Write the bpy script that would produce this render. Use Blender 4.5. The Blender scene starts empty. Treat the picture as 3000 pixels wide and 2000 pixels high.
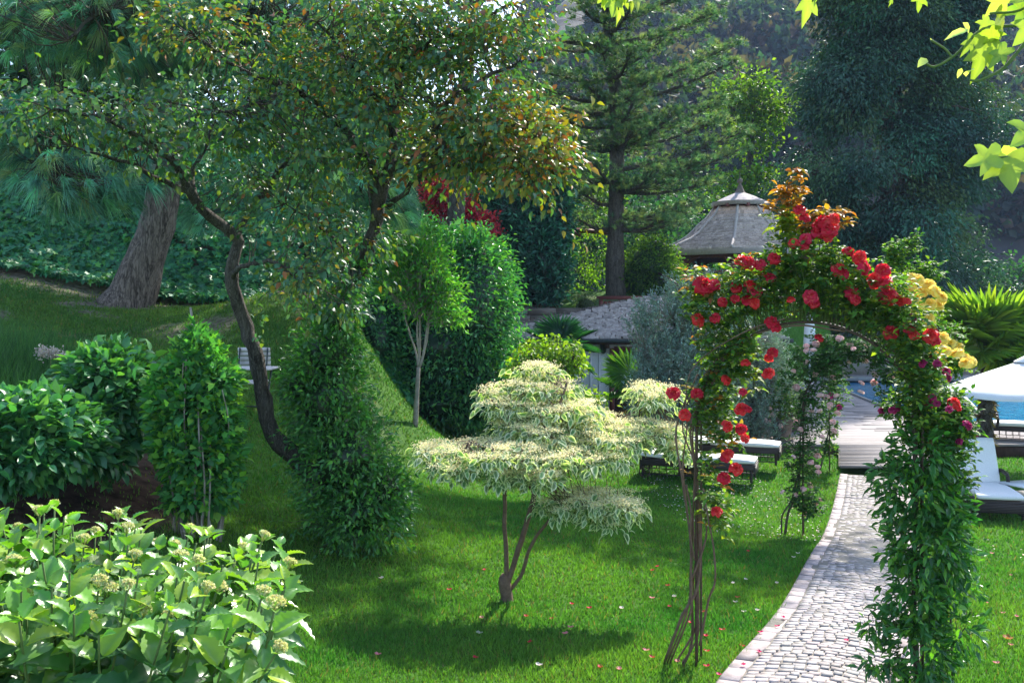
import bpy, math, random
import numpy as np
from mathutils import Vector, Matrix

random.seed(7)
R = np.random.default_rng(11)
sc = bpy.context.scene
COL = sc.collection
F, HOR, CAMZ = 2917.0, 900.0, 3.0          # focal length (photo px), horizon row, eye height

# ------------------------------------------------------------------ camera, sky, sun
cam = bpy.data.cameras.new('camera'); cam.lens = 35; cam.sensor_width = 36
cam.shift_y = -100 / 3000; cam.clip_start = 0.05; cam.clip_end = 5000
co = bpy.data.objects.new('camera', cam); COL.objects.link(co)
co.location = (0, 0, CAMZ); co.rotation_euler = (math.radians(90), 0, 0); sc.camera = co

SUN_EL, SUN_AZ = math.radians(42), math.radians(29)
w = bpy.data.worlds.new('World'); sc.world = w; w.use_nodes = True
wn = w.node_tree.nodes; wl = w.node_tree.links
sky = wn.new('ShaderNodeTexSky'); sky.sky_type = 'NISHITA'; sky.sun_disc = False
sky.sun_elevation = SUN_EL; sky.sun_rotation = SUN_AZ
wl.new(sky.outputs[0], wn['Background'].inputs[0]); wn['Background'].inputs[1].default_value = 0.15
sl = bpy.data.lights.new('sun', 'SUN'); sl.energy = 3.6; sl.angle = math.radians(0.6); sl.color = (1, .955, .87)
so = bpy.data.objects.new('sun', sl); COL.objects.link(so)
sd = Vector((math.sin(SUN_AZ) * math.cos(SUN_EL), math.cos(SUN_AZ) * math.cos(SUN_EL), math.sin(SUN_EL)))
so.rotation_euler = (-sd).to_track_quat('-Z', 'Y').to_euler(); so.location = (20, 30, 40)
sc.view_settings.view_transform = 'Standard'; sc.view_settings.look = 'None'
sc.view_settings.exposure = 1.62; sc.view_settings.gamma = 1
sc.cycles.use_denoising = True
sc.cycles.max_bounces = 6; sc.cycles.diffuse_bounces = 3; sc.cycles.glossy_bounces = 2
sc.cycles.transmission_bounces = 4; sc.cycles.volume_bounces = 0; sc.cycles.transparent_max_bounces = 4
sc.cycles.caustics_reflective = False; sc.cycles.caustics_refractive = False
sc.cycles.sample_clamp_indirect = 4

# ------------------------------------------------------------------ helpers
def W(px, py, D): return np.array([(px - 1500) / F * D, D, CAMZ - (py - HOR) / F * D])
def nrm(v): return v / np.maximum(np.linalg.norm(v, axis=-1, keepdims=True), 1e-9)
def rnd(*s): return R.random(s) if s else float(R.random())
def rn(*s): return R.standard_normal(s)

class MB:
    """collects vertices, faces and vertex colours for ONE mesh"""
    def __init__(s): s.v = []; s.f = []; s.c = []; s.n = 0
    def add(s, V, faces, C=None):
        V = np.asarray(V, float).reshape(-1, 3)
        if not isinstance(faces, list) or (faces and not isinstance(faces[0], np.ndarray)):
            by = {}
            for q in faces: by.setdefault(len(q), []).append(q)
            faces = [np.array(a) for a in by.values()]
        for a in faces: s.f.append(a + s.n)
        if C is None: C = np.ones((len(V), 3)) * .5
        C = np.asarray(C, float)
        if C.ndim == 1: C = np.tile(C, (len(V), 1))
        s.v.append(V); s.c.append(C.reshape(-1, 3)); s.n += len(V)
    def box(s, c, d, rz=0, C=None, rx=0):
        x, y, z = np.array(d) / 2
        V = np.array([(a * x, b * y, e * z) for e in (-1, 1) for b in (-1, 1) for a in (-1, 1)])
        if rx:
            cc, ss = math.cos(rx), math.sin(rx); V = V @ np.array([[1, 0, 0], [0, cc, ss], [0, -ss, cc]])
        if rz:
            cc, ss = math.cos(rz), math.sin(rz); V = V @ np.array([[cc, ss, 0], [-ss, cc, 0], [0, 0, 1]])
        s.add(V + np.array(c), [(0, 2, 3, 1), (4, 5, 7, 6), (0, 1, 5, 4), (2, 6, 7, 3), (0, 4, 6, 2), (1, 3, 7, 5)], C)
    def tube(s, P, r, sides=8, C=None, bump=0, cap=True):
        P = np.asarray(P, float); n = len(P)
        r = np.interp(np.linspace(0, 1, n), np.linspace(0, 1, len(np.atleast_1d(r))), np.atleast_1d(r))
        T = nrm(np.gradient(P, axis=0)); up = np.array([0, 0, 1.]) if abs(T[0][2]) < .9 else np.array([1., 0, 0])
        X = np.zeros_like(P); a = nrm(np.cross(up, T[0]))
        for i in range(n): a = nrm(a - T[i] * np.dot(a, T[i])); X[i] = a
        Y = np.cross(T, X); th = np.arange(sides) * 2 * math.pi / sides
        rr = r[:, None] * np.ones(sides)[None]
        if bump: rr = rr * (1 + bump * rn(n, sides) * .5 + bump * rn(n, 1))
        V = P[:, None] + rr[..., None] * (np.cos(th)[None, :, None] * X[:, None] + np.sin(th)[None, :, None] * Y[:, None])
        i, j = np.meshgrid(np.arange(n - 1), np.arange(sides), indexing='ij'); k = (j + 1) % sides
        q = np.stack([i * sides + j, i * sides + k, (i + 1) * sides + k, (i + 1) * sides + j], -1).reshape(-1, 4)
        fs = [q]
        if cap: fs += [np.array([list(range(sides))[::-1]]), np.array([[(n - 1) * sides + a for a in range(sides)]])]
        s.add(V.reshape(-1, 3), fs, C)
    def lathe(s, prof, c=(0, 0, 0), seg=20, C=None, a0=0):
        P = np.array(prof, float); th = a0 + np.arange(seg) * 2 * math.pi / seg; n = len(P)
        V = np.stack([P[:, 0][:, None] * np.cos(th), P[:, 0][:, None] * np.sin(th), np.tile(P[:, 1][:, None], (1, seg))], -1) + np.array(c)
        i, j = np.meshgrid(np.arange(n - 1), np.arange(seg), indexing='ij'); k = (j + 1) % seg
        s.add(V.reshape(-1, 3), [np.stack([i * seg + j, i * seg + k, (i + 1) * seg + k, (i + 1) * seg + j], -1).reshape(-1, 4)], C)

def spline(pts, n=None, step=.12):
    P = np.asarray(pts, float)
    Q = np.vstack([2 * P[0] - P[1], P, 2 * P[-1] - P[-2]]); out = []
    for i in range(1, len(Q) - 2):
        m = max(2, int(np.linalg.norm(Q[i + 1] - Q[i]) / step)) if n is None else n
        t = np.linspace(0, 1, m, endpoint=False)[:, None]
        out.append(.5 * ((2 * Q[i]) + (-Q[i - 1] + Q[i + 1]) * t + (2 * Q[i - 1] - 5 * Q[i] + 4 * Q[i + 1] - Q[i + 2]) * t ** 2 + (-Q[i - 1] + 3 * Q[i] - 3 * Q[i + 1] + Q[i + 2]) * t ** 3))
    out.append(P[-1:]); return np.vstack(out)

def build(name, mb, m, parent=None, smooth=True, local=False):
    V = np.vstack(mb.v); C = np.vstack(mb.c)
    if parent is not None and not local:
        p = parent; off = np.zeros(3)
        while p is not None: off += np.array(p.location); p = p.parent
        V = V - off
    me = bpy.data.meshes.new(name)
    me.vertices.add(len(V)); me.vertices.foreach_set('co', V.astype(np.float32).ravel())
    ls = np.concatenate([a.ravel() for a in mb.f]); cnt = np.concatenate([np.full(len(a), a.shape[1]) for a in mb.f])
    me.loops.add(len(ls)); me.loops.foreach_set('vertex_index', ls.astype(np.int32))
    me.polygons.add(len(cnt)); st = np.concatenate([[0], np.cumsum(cnt)[:-1]])
    me.polygons.foreach_set('loop_start', st.astype(np.int32))
    me.update(calc_edges=True); me.validate()
    if smooth and len(me.polygons) == len(cnt): me.polygons.foreach_set('use_smooth', np.ones(len(cnt), bool))
    ca = me.color_attributes.new('Col', 'FLOAT_COLOR', 'POINT')
    if len(me.vertices) == len(C): ca.data.foreach_set('color', np.hstack([np.clip(C, 0, 1), np.ones((len(C), 1))]).astype(np.float32).ravel())
    me.materials.append(m)
    o = bpy.data.objects.new(name, me); COL.objects.link(o)
    if parent is not None: o.parent = parent
    return o
def tag(o, label=None, cat=None, group=None, kind=None):
    if label: o['label'] = label
    if cat: o['category'] = cat
    if group: o['group'] = group
    if kind: o['kind'] = kind
    return o
def thing(name, label, cat, loc=(0, 0, 0), group=None, rz=0):
    o = bpy.data.objects.new(name, None); COL.objects.link(o); o.empty_display_size = .1
    o.location = tuple(float(a) for a in loc); o.rotation_euler = (0, 0, rz); return tag(o, label, cat, group)
def struct(name, mb, m, smooth=True): return tag(build(name, mb, m, None, smooth), kind='structure')
def copy_tree(o, parent=None):
    c = o.copy(); COL.objects.link(c); c.parent = parent
    for ch in list(o.children): copy_tree(ch, c)
    return c

# ------------------------------------------------------------------ materials
def newmat(name):
    m = bpy.data.materials.new(name); m.use_nodes = True; nt = m.node_tree
    return m, nt, nt.nodes['Principled BSDF']
def N(nt, t, **k):
    n = nt.nodes.new(t)
    for a, b in k.items(): setattr(n, a, b)
    return n
def leafmat(name, rough=.42, trans=.35, spec=.35, warm=(1.25, 1.5, .4)):
    m, nt, p = newmat(name); out = nt.nodes['Material Output']
    a = N(nt, 'ShaderNodeAttribute', attribute_name='Col')
    nt.links.new(a.outputs['Color'], p.inputs['Base Color']); p.inputs['Roughness'].default_value = rough
    p.inputs['Specular IOR Level'].default_value = spec
    t = N(nt, 'ShaderNodeBsdfTranslucent'); mx = N(nt, 'ShaderNodeMix', data_type='RGBA', blend_type='MULTIPLY')
    mx.inputs[0].default_value = 1; nt.links.new(a.outputs['Color'], mx.inputs[6]); mx.inputs[7].default_value = (*[min(c, 2) for c in warm], 1)
    mx.clamp_result = False; mx.inputs[7].default_value = (*warm, 1)
    nt.links.new(mx.outputs[2], t.inputs['Color'])
    s = N(nt, 'ShaderNodeMixShader'); s.inputs[0].default_value = trans
    nt.links.new(p.outputs[0], s.inputs[1]); nt.links.new(t.outputs[0], s.inputs[2]); nt.links.new(s.outputs[0], out.inputs['Surface'])
    return m
def noisemat(name, c1, c2, scale=8, rough=.8, bump=.3, detail=6, stretch=(1, 1, 1), spec=.3, c3=None, dist=.02, metal=0, col=0):
    m, nt, p = newmat(name); tc = N(nt, 'ShaderNodeTexCoord'); mp = N(nt, 'ShaderNodeMapping'); mp.inputs['Scale'].default_value = stretch
    nt.links.new(tc.outputs['Object'], mp.inputs[0])
    n = N(nt, 'ShaderNodeTexNoise'); n.inputs['Scale'].default_value = scale; n.inputs['Detail'].default_value = detail; n.inputs['Roughness'].default_value = .65
    nt.links.new(mp.outputs[0], n.inputs['Vector'])
    r = N(nt, 'ShaderNodeValToRGB'); e = r.color_ramp.elements; e[0].position = .32; e[1].position = .68
    e[0].color = (*c1, 1); e[1].color = (*c2, 1)
    if c3: q = e.new(.5); q.color = (*c3, 1)
    nt.links.new(n.outputs['Fac'], r.inputs[0]); last = r.outputs[0]
    if col:
        a = N(nt, 'ShaderNodeAttribute', attribute_name='Col'); mx = N(nt, 'ShaderNodeMix', data_type='RGBA', blend_type='MULTIPLY'); mx.inputs[0].default_value = 1
        nt.links.new(last, mx.inputs[6]); nt.links.new(a.outputs['Color'], mx.inputs[7]); mx.clamp_result = False
        m2 = N(nt, 'ShaderNodeMix', data_type='RGBA', blend_type='MULTIPLY'); m2.inputs[0].default_value = 1; m2.inputs[7].default_value = (2, 2, 2, 1); m2.clamp_result = False
        nt.links.new(mx.outputs[2], m2.inputs[6]); last = m2.outputs[2]
    nt.links.new(last, p.inputs['Base Color'])
    p.inputs['Roughness'].default_value = rough; p.inputs['Specular IOR Level'].default_value = spec; p.inputs['Metallic'].default_value = metal
    if bump:
        b = N(nt, 'ShaderNodeBump'); b.inputs['Strength'].default_value = bump; b.inputs['Distance'].default_value = dist
        nt.links.new(n.outputs['Fac'], b.inputs['Height']); nt.links.new(b.outputs[0], p.inputs['Normal'])
    return m
def barkmat(name, c1, c2, scale=14, zs=.25):
    m, nt, p = newmat(name); tc = N(nt, 'ShaderNodeTexCoord'); mp = N(nt, 'ShaderNodeMapping'); mp.inputs['Scale'].default_value = (1, 1, zs)
    nt.links.new(tc.outputs['Object'], mp.inputs[0])
    n = N(nt, 'ShaderNodeTexNoise'); n.inputs['Scale'].default_value = scale * .6; n.inputs['Detail'].default_value = 8
    v = N(nt, 'ShaderNodeTexVoronoi', feature='DISTANCE_TO_EDGE'); v.inputs['Scale'].default_value = scale
    ad = N(nt, 'ShaderNodeMix', data_type='VECTOR'); ad.inputs[0].default_value = .3
    nt.links.new(mp.outputs[0], n.inputs['Vector']); nt.links.new(mp.outputs[0], ad.inputs[4]); nt.links.new(n.outputs['Color'], ad.inputs[5])
    nt.links.new(ad.outputs[1], v.inputs['Vector'])
    mu = N(nt, 'ShaderNodeMath', operation='MULTIPLY_ADD'); nt.links.new(v.outputs['Distance'], mu.inputs[0]); mu.inputs[1].default_value = 1.6
    nt.links.new(n.outputs['Fac'], mu.inputs[2])
    r = N(nt, 'ShaderNodeValToRGB'); e = r.color_ramp.elements; e[0].position = .38; e[1].position = .95; e[0].color = (*c1, 1); e[1].color = (*c2, 1)
    nt.links.new(mu.outputs[0], r.inputs[0]); nt.links.new(r.outputs[0], p.inputs['Base Color'])
    p.inputs['Roughness'].default_value = .9; p.inputs['Specular IOR Level'].default_value = .2
    b = N(nt, 'ShaderNodeBump'); b.inputs['Strength'].default_value = .9; b.inputs['Distance'].default_value = .03
    nt.links.new(mu.outputs[0], b.inputs['Height']); nt.links.new(b.outputs[0], p.inputs['Normal'])
    return m

M = {}
M['leaf'] = leafmat('glossy_leaf', .32, .34, .5)
M['crab'] = leafmat('crab_leaf', .42, .34, .4)
M['soft'] = leafmat('soft_leaf', .6, .42, .25)
M['bright'] = leafmat('thin_leaf', .5, .5, .3, (1.7, 1.6, .4))
M['ivy'] = leafmat('ivy_leaf', .45, .15, .35)
M['needle'] = leafmat('needle', .45, .42, .35, (1.3, 1.4, .6))
M['grass'] = leafmat('grass_blade', .6, .45, .2, (1.25, 1.45, .45))
M['petal'] = leafmat('petal', .5, .4, .25, (1.25, 1.1, 1.0))
M['bark'] = barkmat('rough_bark', (.025, .02, .016), (.16, .14, .12), 26)
M['pinebark'] = barkmat('pine_bark', (.035, .027, .022), (.25, .20, .165), 17, .16)
M['palebark'] = noisemat('pale_bark', (.18, .155, .12), (.34, .30, .25), 14, .8, .3)
M['twig'] = noisemat('twig', (.045, .033, .022), (.11, .085, .06), 20, .85, .2)
M['redtwig'] = noisemat('reddish_stem', (.10, .06, .04), (.19, .12, .08), 20, .7, .2)
M['greentwig'] = noisemat('green_stem', (.07, .12, .03), (.13, .18, .05), 20, .7, .1)
M['darkmetal'] = noisemat('rusty_iron', (.045, .028, .02), (.10, .06, .04), 40, .6, .2)
M['fabric'] = noisemat('white_fabric', (.68, .67, .65), (.78, .77, .75), 60, .9, .15, dist=.002)
M['rattan'] = None
M['terracotta'] = noisemat('weathered_terracotta', (.10, .075, .06), (.22, .17, .14), 12, .85, .3)
M['soil'] = noisemat('soil', (.03, .02, .014), (.09, .06, .04), 30, .95, .6)
M['shingle'] = noisemat('wood_shingle', (.30, .25, .235), (.52, .46, .44), 18, .85, .4, stretch=(1, 1, 1), col=1)
M['wallwood'] = noisemat('white_painted_boards', (.62, .62, .62), (.74, .74, .75), 10, .7, .1, stretch=(1, 1, .15))
M['darkwood'] = noisemat('dark_brown_wood', (.05, .028, .02), (.10, .055, .04), 14, .6, .2, stretch=(1, 1, .3))
M['redwood'] = noisemat('red_brown_paint', (.14, .045, .04), (.21, .07, .06), 14, .6, .15, stretch=(1, 1, .3))
M['trim'] = noisemat('pale_fascia', (.30, .24, .21), (.40, .33, .30), 12, .7, .1)
M['oldtimber'] = noisemat('weathered_sleeper', (.10, .08, .065), (.26, .22, .18), 9, .9, .6, stretch=(.3, 1, 3))
M['deck'] = noisemat('grey_decking', (.22, .19, .185), (.36, .32, .31), 9, .75, .2, stretch=(.25, 3, 1), col=1)
M['sett'] = noisemat('porphyry_sett', (.25, .215, .205), (.41, .37, .355), 14, .75, .25, col=1)
M['joint'] = noisemat('joint_sand', (.17, .155, .13), (.30, .275, .24), 25, .95, .3)
M['greymetal'] = noisemat('dark_green_iron', (.02, .03, .03), (.05, .06, .06), 30, .5, .1)
M['slatwood'] = noisemat('weathered_slat', (.5, .44, .42), (.68, .62, .59), 14, .75, .2, stretch=(.2, 1, 1))
M['white'] = noisemat('white_paint', (.72, .72, .72), (.80, .80, .80), 20, .5, .05)
M['stone'] = noisemat('rendered_stone', (.30, .27, .25), (.42, .39, .36), 8, .85, .2)
# rattan weave
m, nt, p = newmat('rattan'); tc = N(nt, 'ShaderNodeTexCoord'); wv = N(nt, 'ShaderNodeTexWave', bands_direction='Z'); wv.inputs['Scale'].default_value = 14; wv.inputs['Distortion'].default_value = 1.5; wv.inputs['Detail'].default_value = 2
nt.links.new(tc.outputs['Object'], wv.inputs[0]); r = N(nt, 'ShaderNodeValToRGB'); r.color_ramp.elements[0].color = (.015, .010, .008, 1); r.color_ramp.elements[1].color = (.075, .05, .04, 1)
nt.links.new(wv.outputs['Fac'], r.inputs[0]); nt.links.new(r.outputs[0], p.inputs['Base Color']); b = N(nt, 'ShaderNodeBump'); b.inputs['Distance'].default_value = .01; b.inputs['Strength'].default_value = .8
nt.links.new(wv.outputs['Fac'], b.inputs['Height']); nt.links.new(b.outputs[0], p.inputs['Normal']); p.inputs['Roughness'].default_value = .55; M['rattan'] = m
# pool water
m, nt, p = newmat('pool_water'); p.inputs['Base Color'].default_value = (.02, .22, .42, 1); p.inputs['Roughness'].default_value = .06
tc = N(nt, 'ShaderNodeTexCoord'); n = N(nt, 'ShaderNodeTexNoise'); n.inputs['Scale'].default_value = 5; n.inputs['Detail'].default_value = 3
mp = N(nt, 'ShaderNodeMapping'); mp.inputs['Scale'].default_value = (1, .5, 1); nt.links.new(tc.outputs['Object'], mp.inputs[0]); nt.links.new(mp.outputs[0], n.inputs['Vector'])
b = N(nt, 'ShaderNodeBump'); b.inputs['Strength'].default_value = .35; b.inputs['Distance'].default_value = .05; nt.links.new(n.outputs['Fac'], b.inputs['Height']); nt.links.new(b.outputs[0], p.inputs['Normal'])
r = N(nt, 'ShaderNodeValToRGB'); r.color_ramp.elements[0].position = .35; r.color_ramp.elements[0].color = (.015, .17, .36, 1); r.color_ramp.elements[1].position = .7; r.color_ramp.elements[1].color = (.05, .34, .55, 1)
nt.links.new(n.outputs['Fac'], r.inputs[0]); nt.links.new(r.outputs[0], p.inputs['Base Color']); M['water'] = m

# ------------------------------------------------------------------ the ground
CP = [(2040, 1960, 7.1), (2700, 2030, 6.6), (1500, 2000, 6.9), (900, 2000, 6.5), (1050, 1612, 10), (1490, 1768, 9), (2352, 1575, 13.5), (2430, 1380, 19),
      (2207, 1430, 17), (2990, 1540, 14), (2950, 1900, 7.7), (1215, 1244, 20), (1150, 1310, 16.5), (750, 1220, 13.3), (580, 1590, 9.3), (180, 1425, 9.5), (300, 1200, 12), (380, 895, 20), (700, 890, 19.5),
      (0, 845, 19), (100, 1100, 12), (1000, 890, 19.5), (1800, 1500, 13.8), (1700, 1300, 20), (1300, 1245, 23), (1500, 1250, 26), (2000, 1248, 26), (900, 1330, 13.5), (1300, 1500, 12.5), (700, 1380, 11.5),
      (-600, 1000, 14), (-500, 1500, 8), (560, 1000, 16.3), (900, 1010, 16.5)]
CW = [W(*c) for c in CP] + [np.array(a, float) for a in [(-3, 3.5, 1.0), (-1.5, 3.5, .75), (1, 3.5, .5), (4, 3.5, .4), (0, -2, .5), (6, -2, .4), (-6, -2, 1.6), (-9, 5, 2.2), (9, 8, .2), (14, 14, -.05), (12, 20, -.12), (20, 20, -.1), (7, 24, -.12), (3, 24, -.12), (22, 30, -.12), (12, 32, -.12), (5, 32, -.1),
      (-13, 20, 4.0), (-1, 30, .2), (-6, 28, 3.4), (-12, 30, 4.5), (-12, 45, 4), (0, 45, .5), (15, 45, -.1), (25, 45, 0)]]
CW = np.array(CW)
def tk(d2): return np.where(d2 > 1e-12, .5 * d2 * np.log(np.maximum(d2, 1e-12)), 0)
n_ = len(CW); d2 = ((CW[:, None, :2] - CW[None, :, :2]) ** 2).sum(-1)
A_ = np.zeros((n_ + 3, n_ + 3)); A_[:n_, :n_] = tk(d2) + np.eye(n_) * .15
A_[:n_, n_] = 1; A_[:n_, n_ + 1:] = CW[:, :2]; A_[n_:, :n_] = A_[:n_, n_:].T
sol = np.linalg.solve(A_, np.concatenate([CW[:, 2], [0, 0, 0]]))
def sst(a, b, x): t = np.clip((x - a) / (b - a), 0, 1); return t * t * (3 - 2 * t)
def G(x, y):
    x = np.asarray(x, float); y = np.asarray(y, float); shp = np.broadcast(x, y).shape
    x = np.broadcast_to(x, shp).ravel(); y = np.broadcast_to(y, shp).ravel(); z = np.zeros(len(x))
    xc = np.clip(x, -14, 26); yc = np.clip(y, -3, 46)
    for i in range(0, len(x), 20000):
        d = (xc[i:i + 20000, None] - CW[None, :, 0]) ** 2 + (yc[i:i + 20000, None] - CW[None, :, 1]) ** 2
        z[i:i + 20000] = tk(d) @ sol[:n_] + sol[n_] + sol[n_ + 1] * xc[i:i + 20000] + sol[n_ + 2] * yc[i:i + 20000]
    z = np.clip(z, -.35, 5)
    left = 1 - sst(-3.2, -2.0, x + .04 * (y - 20))                                          # ivy bank on the left
    z = z + left * (3.2 * sst(20.6, 25, y) + 2.5 * sst(25, 45, y))
    yf = 34.3 + np.maximum(x - 6, 0) * .8
    tm = sst(0, .9, y - yf) * (1 - sst(12.5, 14, x)) * sst(-5, -3, x)                     # terrace behind the garden house
    ter = 3.05 + .55 * sst(.5, 3.0, y - yf)
    z = np.where(tm > 0, z * (1 - tm) + np.maximum(ter, z) * tm, z)
    pit = sst(23.9, 24.0, y) * sst(10.05, 10.15, x - (y - 24) * .13) * (1 - sst(39.2, 39.4, y))
    z = z - pit * 1.2
    return z.reshape(shp)
def g(x, y): return float(G(np.array([x]), np.array([y]))[0])
def hit(px, py, lo=3.5, hi=60):
    D = np.linspace(lo, hi, 900); zr = CAMZ - (py - HOR) / F * D; zg = G((px - 1500) / F * D, D)
    k = np.where(zr <= zg)[0]; D0 = D[k[0]] if len(k) else hi
    return np.array([(px - 1500) / F * D0, D0, g((px - 1500) / F * D0, D0)])
def foot(px, D): x = (px - 1500) / F * D; return np.array([x, D, g(x, D)])

def vnoise(x, y, s, seed=0):
    x = x / s; y = y / s; xi = np.floor(x).astype(int); yi = np.floor(y).astype(int); fx = x - xi; fy = y - yi
    fx = fx * fx * (3 - 2 * fx); fy = fy * fy * (3 - 2 * fy)
    def h(a, b): v = np.sin(a * 127.1 + b * 311.7 + seed * 74.7) * 43758.5453; return v - np.floor(v)
    return (h(xi, yi) * (1 - fx) + h(xi + 1, yi) * fx) * (1 - fy) + (h(xi, yi + 1) * (1 - fx) + h(xi + 1, yi + 1) * fx) * fy
def fbm(x, y, s, seed=0, o=4): return sum(vnoise(x, y, s / 2 ** k, seed + k) / 2 ** (k + 1) for k in range(o)) / (1 - .5 ** o)

# path: left edge read in the photo, then a constant width
LE = [hit(*a)[:2] for a in [(2115, 2000), (2290, 1790), (2385, 1620), (2440, 1500), (2463, 1392)]]
LE = [LE[0] + (LE[0] - LE[1]) * 2.2, LE[0] + (LE[0] - LE[1]) * 1.0] + LE
LEs = spline([(a[0], a[1], 0) for a in LE], step=.1)[:, :2]
PW = 1.18
tng = nrm(np.gradient(LEs, axis=0)); prp = np.stack([tng[:, 1], -tng[:, 0]], -1)
s_len = np.concatenate([[0], np.cumsum(np.linalg.norm(np.diff(LEs, axis=0), axis=1))])
def pathpt(s, t):   # s along, t across
    s = np.asarray(s); a = np.stack([np.interp(s, s_len, LEs[:, i]) for i in (0, 1)], -1); q = nrm(np.stack([np.interp(s, s_len, prp[:, i]) for i in (0, 1)], -1))
    return a + q * np.asarray(t)[..., None]
cen = pathpt(s_len, np.full(len(s_len), PW / 2))
def on_path(x, y, mrg=0):
    out = np.zeros(len(x), bool)
    for i in range(0, len(x), 20000):
        d = ((x[i:i + 20000, None] - cen[None, ::2, 0]) ** 2 + (y[i:i + 20000, None] - cen[None, ::2, 1]) ** 2).min(1)
        out[i:i + 20000] = d < (PW / 2 + mrg) ** 2
    return out
BW0 = hit(2463, 1390)[:2]; DY0 = 20.9
def dirt(x, y):      # bare and mulched patches: 0 grass, 1 bare
    nn = fbm(x, y, 1.3, 3)
    bank = sst(15.0, 17.5, y) * (1 - sst(-2.6, -1.6, x)) * (1 - sst(27, 28, y)) * sst(.44, .60, nn) * .95
    edge = sst(19.2, 20.2, y) * (1 - sst(-2.6, -1.6, x)) * .75
    bed = (1 - sst(.75, 1.0, np.hypot((x + 4.3) / 1.25, (y - 9.6) / 2.1) + .25 * (nn - .5)))
    bed2 = (1 - sst(.8, 1.0, np.hypot((x + 2.2) / 1.7, (y - 4.2) / 1.5)))
    global _mulch; _mulch = np.maximum(bed, bed2)
    ter = sst(.4, .62, nn) * sst(34.2, 34.8, y) * (1 - sst(36.0, 37, y)) * sst(-3, -1, x) * (1 - sst(3.0, 4.5, x))
    return np.clip(np.maximum.reduce([bank, edge, bed, bed2, ter]), 0, 1)

def axis_pts(lo, hi, st, far_lo, far_hi):
    a = list(np.arange(lo, hi + 1e-6, st)); e = st
    x = hi
    while x < far_hi: e *= 1.35; x += e; a.append(x)
    x = lo; e = st
    while x > far_lo: e *= 1.35; x -= e; a.insert(0, x)
    return np.array(a)
gx = axis_pts(-16, 22, .22, -1500, 1500); gy = axis_pts(-4, 46, .22, -400, 1500)
X_, Y_ = np.meshgrid(gx, gy); Z_ = G(X_, Y_) + (fbm(X_, Y_, .9, 5) - .5) * .05
mb = MB(); nx, ny = len(gx), len(gy)
i, j = np.meshgrid(np.arange(ny - 1), np.arange(nx - 1), indexing='ij')
q = np.stack([i * nx + j, i * nx + j + 1, (i + 1) * nx + j + 1, (i + 1) * nx + j], -1).reshape(-1, 4)
dd = dirt(X_.ravel(), Y_.ravel())[:, None]
mb.add(np.stack([X_.ravel(), Y_.ravel(), Z_.ravel()], -1), [q], np.hstack([dd, _mulch[:, None], dd]))
m, nt, p = newmat('lawn_soil'); a = N(nt, 'ShaderNodeAttribute', attribute_name='Col'); tc = N(nt, 'ShaderNodeTexCoord')
n = N(nt, 'ShaderNodeTexNoise'); n.inputs['Scale'].default_value = 9; n.inputs['Detail'].default_value = 8; nt.links.new(tc.outputs['Object'], n.inputs['Vector'])
g1 = N(nt, 'ShaderNodeValToRGB'); g1.color_ramp.elements[0].position = .35; g1.color_ramp.elements[1].position = .7; g1.color_ramp.elements[0].color = (.04, .10, .014, 1); g1.color_ramp.elements[1].color = (.065, .155, .022, 1)
g2 = N(nt, 'ShaderNodeValToRGB'); g2.color_ramp.elements[0].position = .3; g2.color_ramp.elements[1].position = .7; g2.color_ramp.elements[0].color = (.05, .035, .025, 1); g2.color_ramp.elements[1].color = (.24, .19, .15, 1)
nt.links.new(n.outputs['Fac'], g1.inputs[0]); nt.links.new(n.outputs['Fac'], g2.inputs[0])
mx = N(nt, 'ShaderNodeMix', data_type='RGBA'); sp = N(nt, 'ShaderNodeSeparateColor'); nt.links.new(a.outputs['Color'], sp.inputs[0]); nt.links.new(sp.outputs[0], mx.inputs[0]); nt.links.new(g1.outputs[0], mx.inputs[6]); nt.links.new(g2.outputs[0], mx.inputs[7])
mm_ = N(nt, 'ShaderNodeMix', data_type='RGBA', blend_type='MULTIPLY'); nt.links.new(sp.outputs[1], mm_.inputs[0]); nt.links.new(mx.outputs[2], mm_.inputs[6]); mm_.inputs[7].default_value = (.32, .26, .22, 1)
nt.links.new(mm_.outputs[2], p.inputs['Base Color']); p.inputs['Roughness'].default_value = .95; p.inputs['Specular IOR Level'].default_value = .1
b = N(nt, 'ShaderNodeBump'); b.inputs['Strength'].default_value = .6; b.inputs['Distance'].default_value = .03; nt.links.new(n.outputs['Fac'], b.inputs['Height']); nt.links.new(b.outputs[0], p.inputs['Normal'])
struct('ground', mb, m)

# path: joint bed, border slabs, setts
mb = MB(); ss = np.arange(0, s_len[-1] - .02, .12)
L0 = pathpt(ss, np.full(len(ss), -.01)); R0 = pathpt(ss, np.full(len(ss), PW + .01)); zz = np.maximum(G(L0[:, 0], L0[:, 1]), G(R0[:, 0], R0[:, 1])) + .03
def pz(x, y): return G(x, y) + .045
V = np.vstack([np.column_stack([L0, pz(L0[:, 0], L0[:, 1]) - .006]), np.column_stack([R0, pz(R0[:, 0], R0[:, 1]) - .006])]); k = len(ss); i = np.arange(k - 1)
Vb = V.copy(); Vb[:, 2] -= .15
mb.add(np.vstack([V, Vb]), [np.stack([i, i + k, i + k + 1, i + 1], -1), np.stack([i, i + 1, i + 1 + 2 * k, i + 2 * k], -1), np.stack([i + k, i + 3 * k, i + 1 + 3 * k, i + 1 + k], -1)])
struct('path', mb, M['joint'])
mb = MB()
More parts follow.
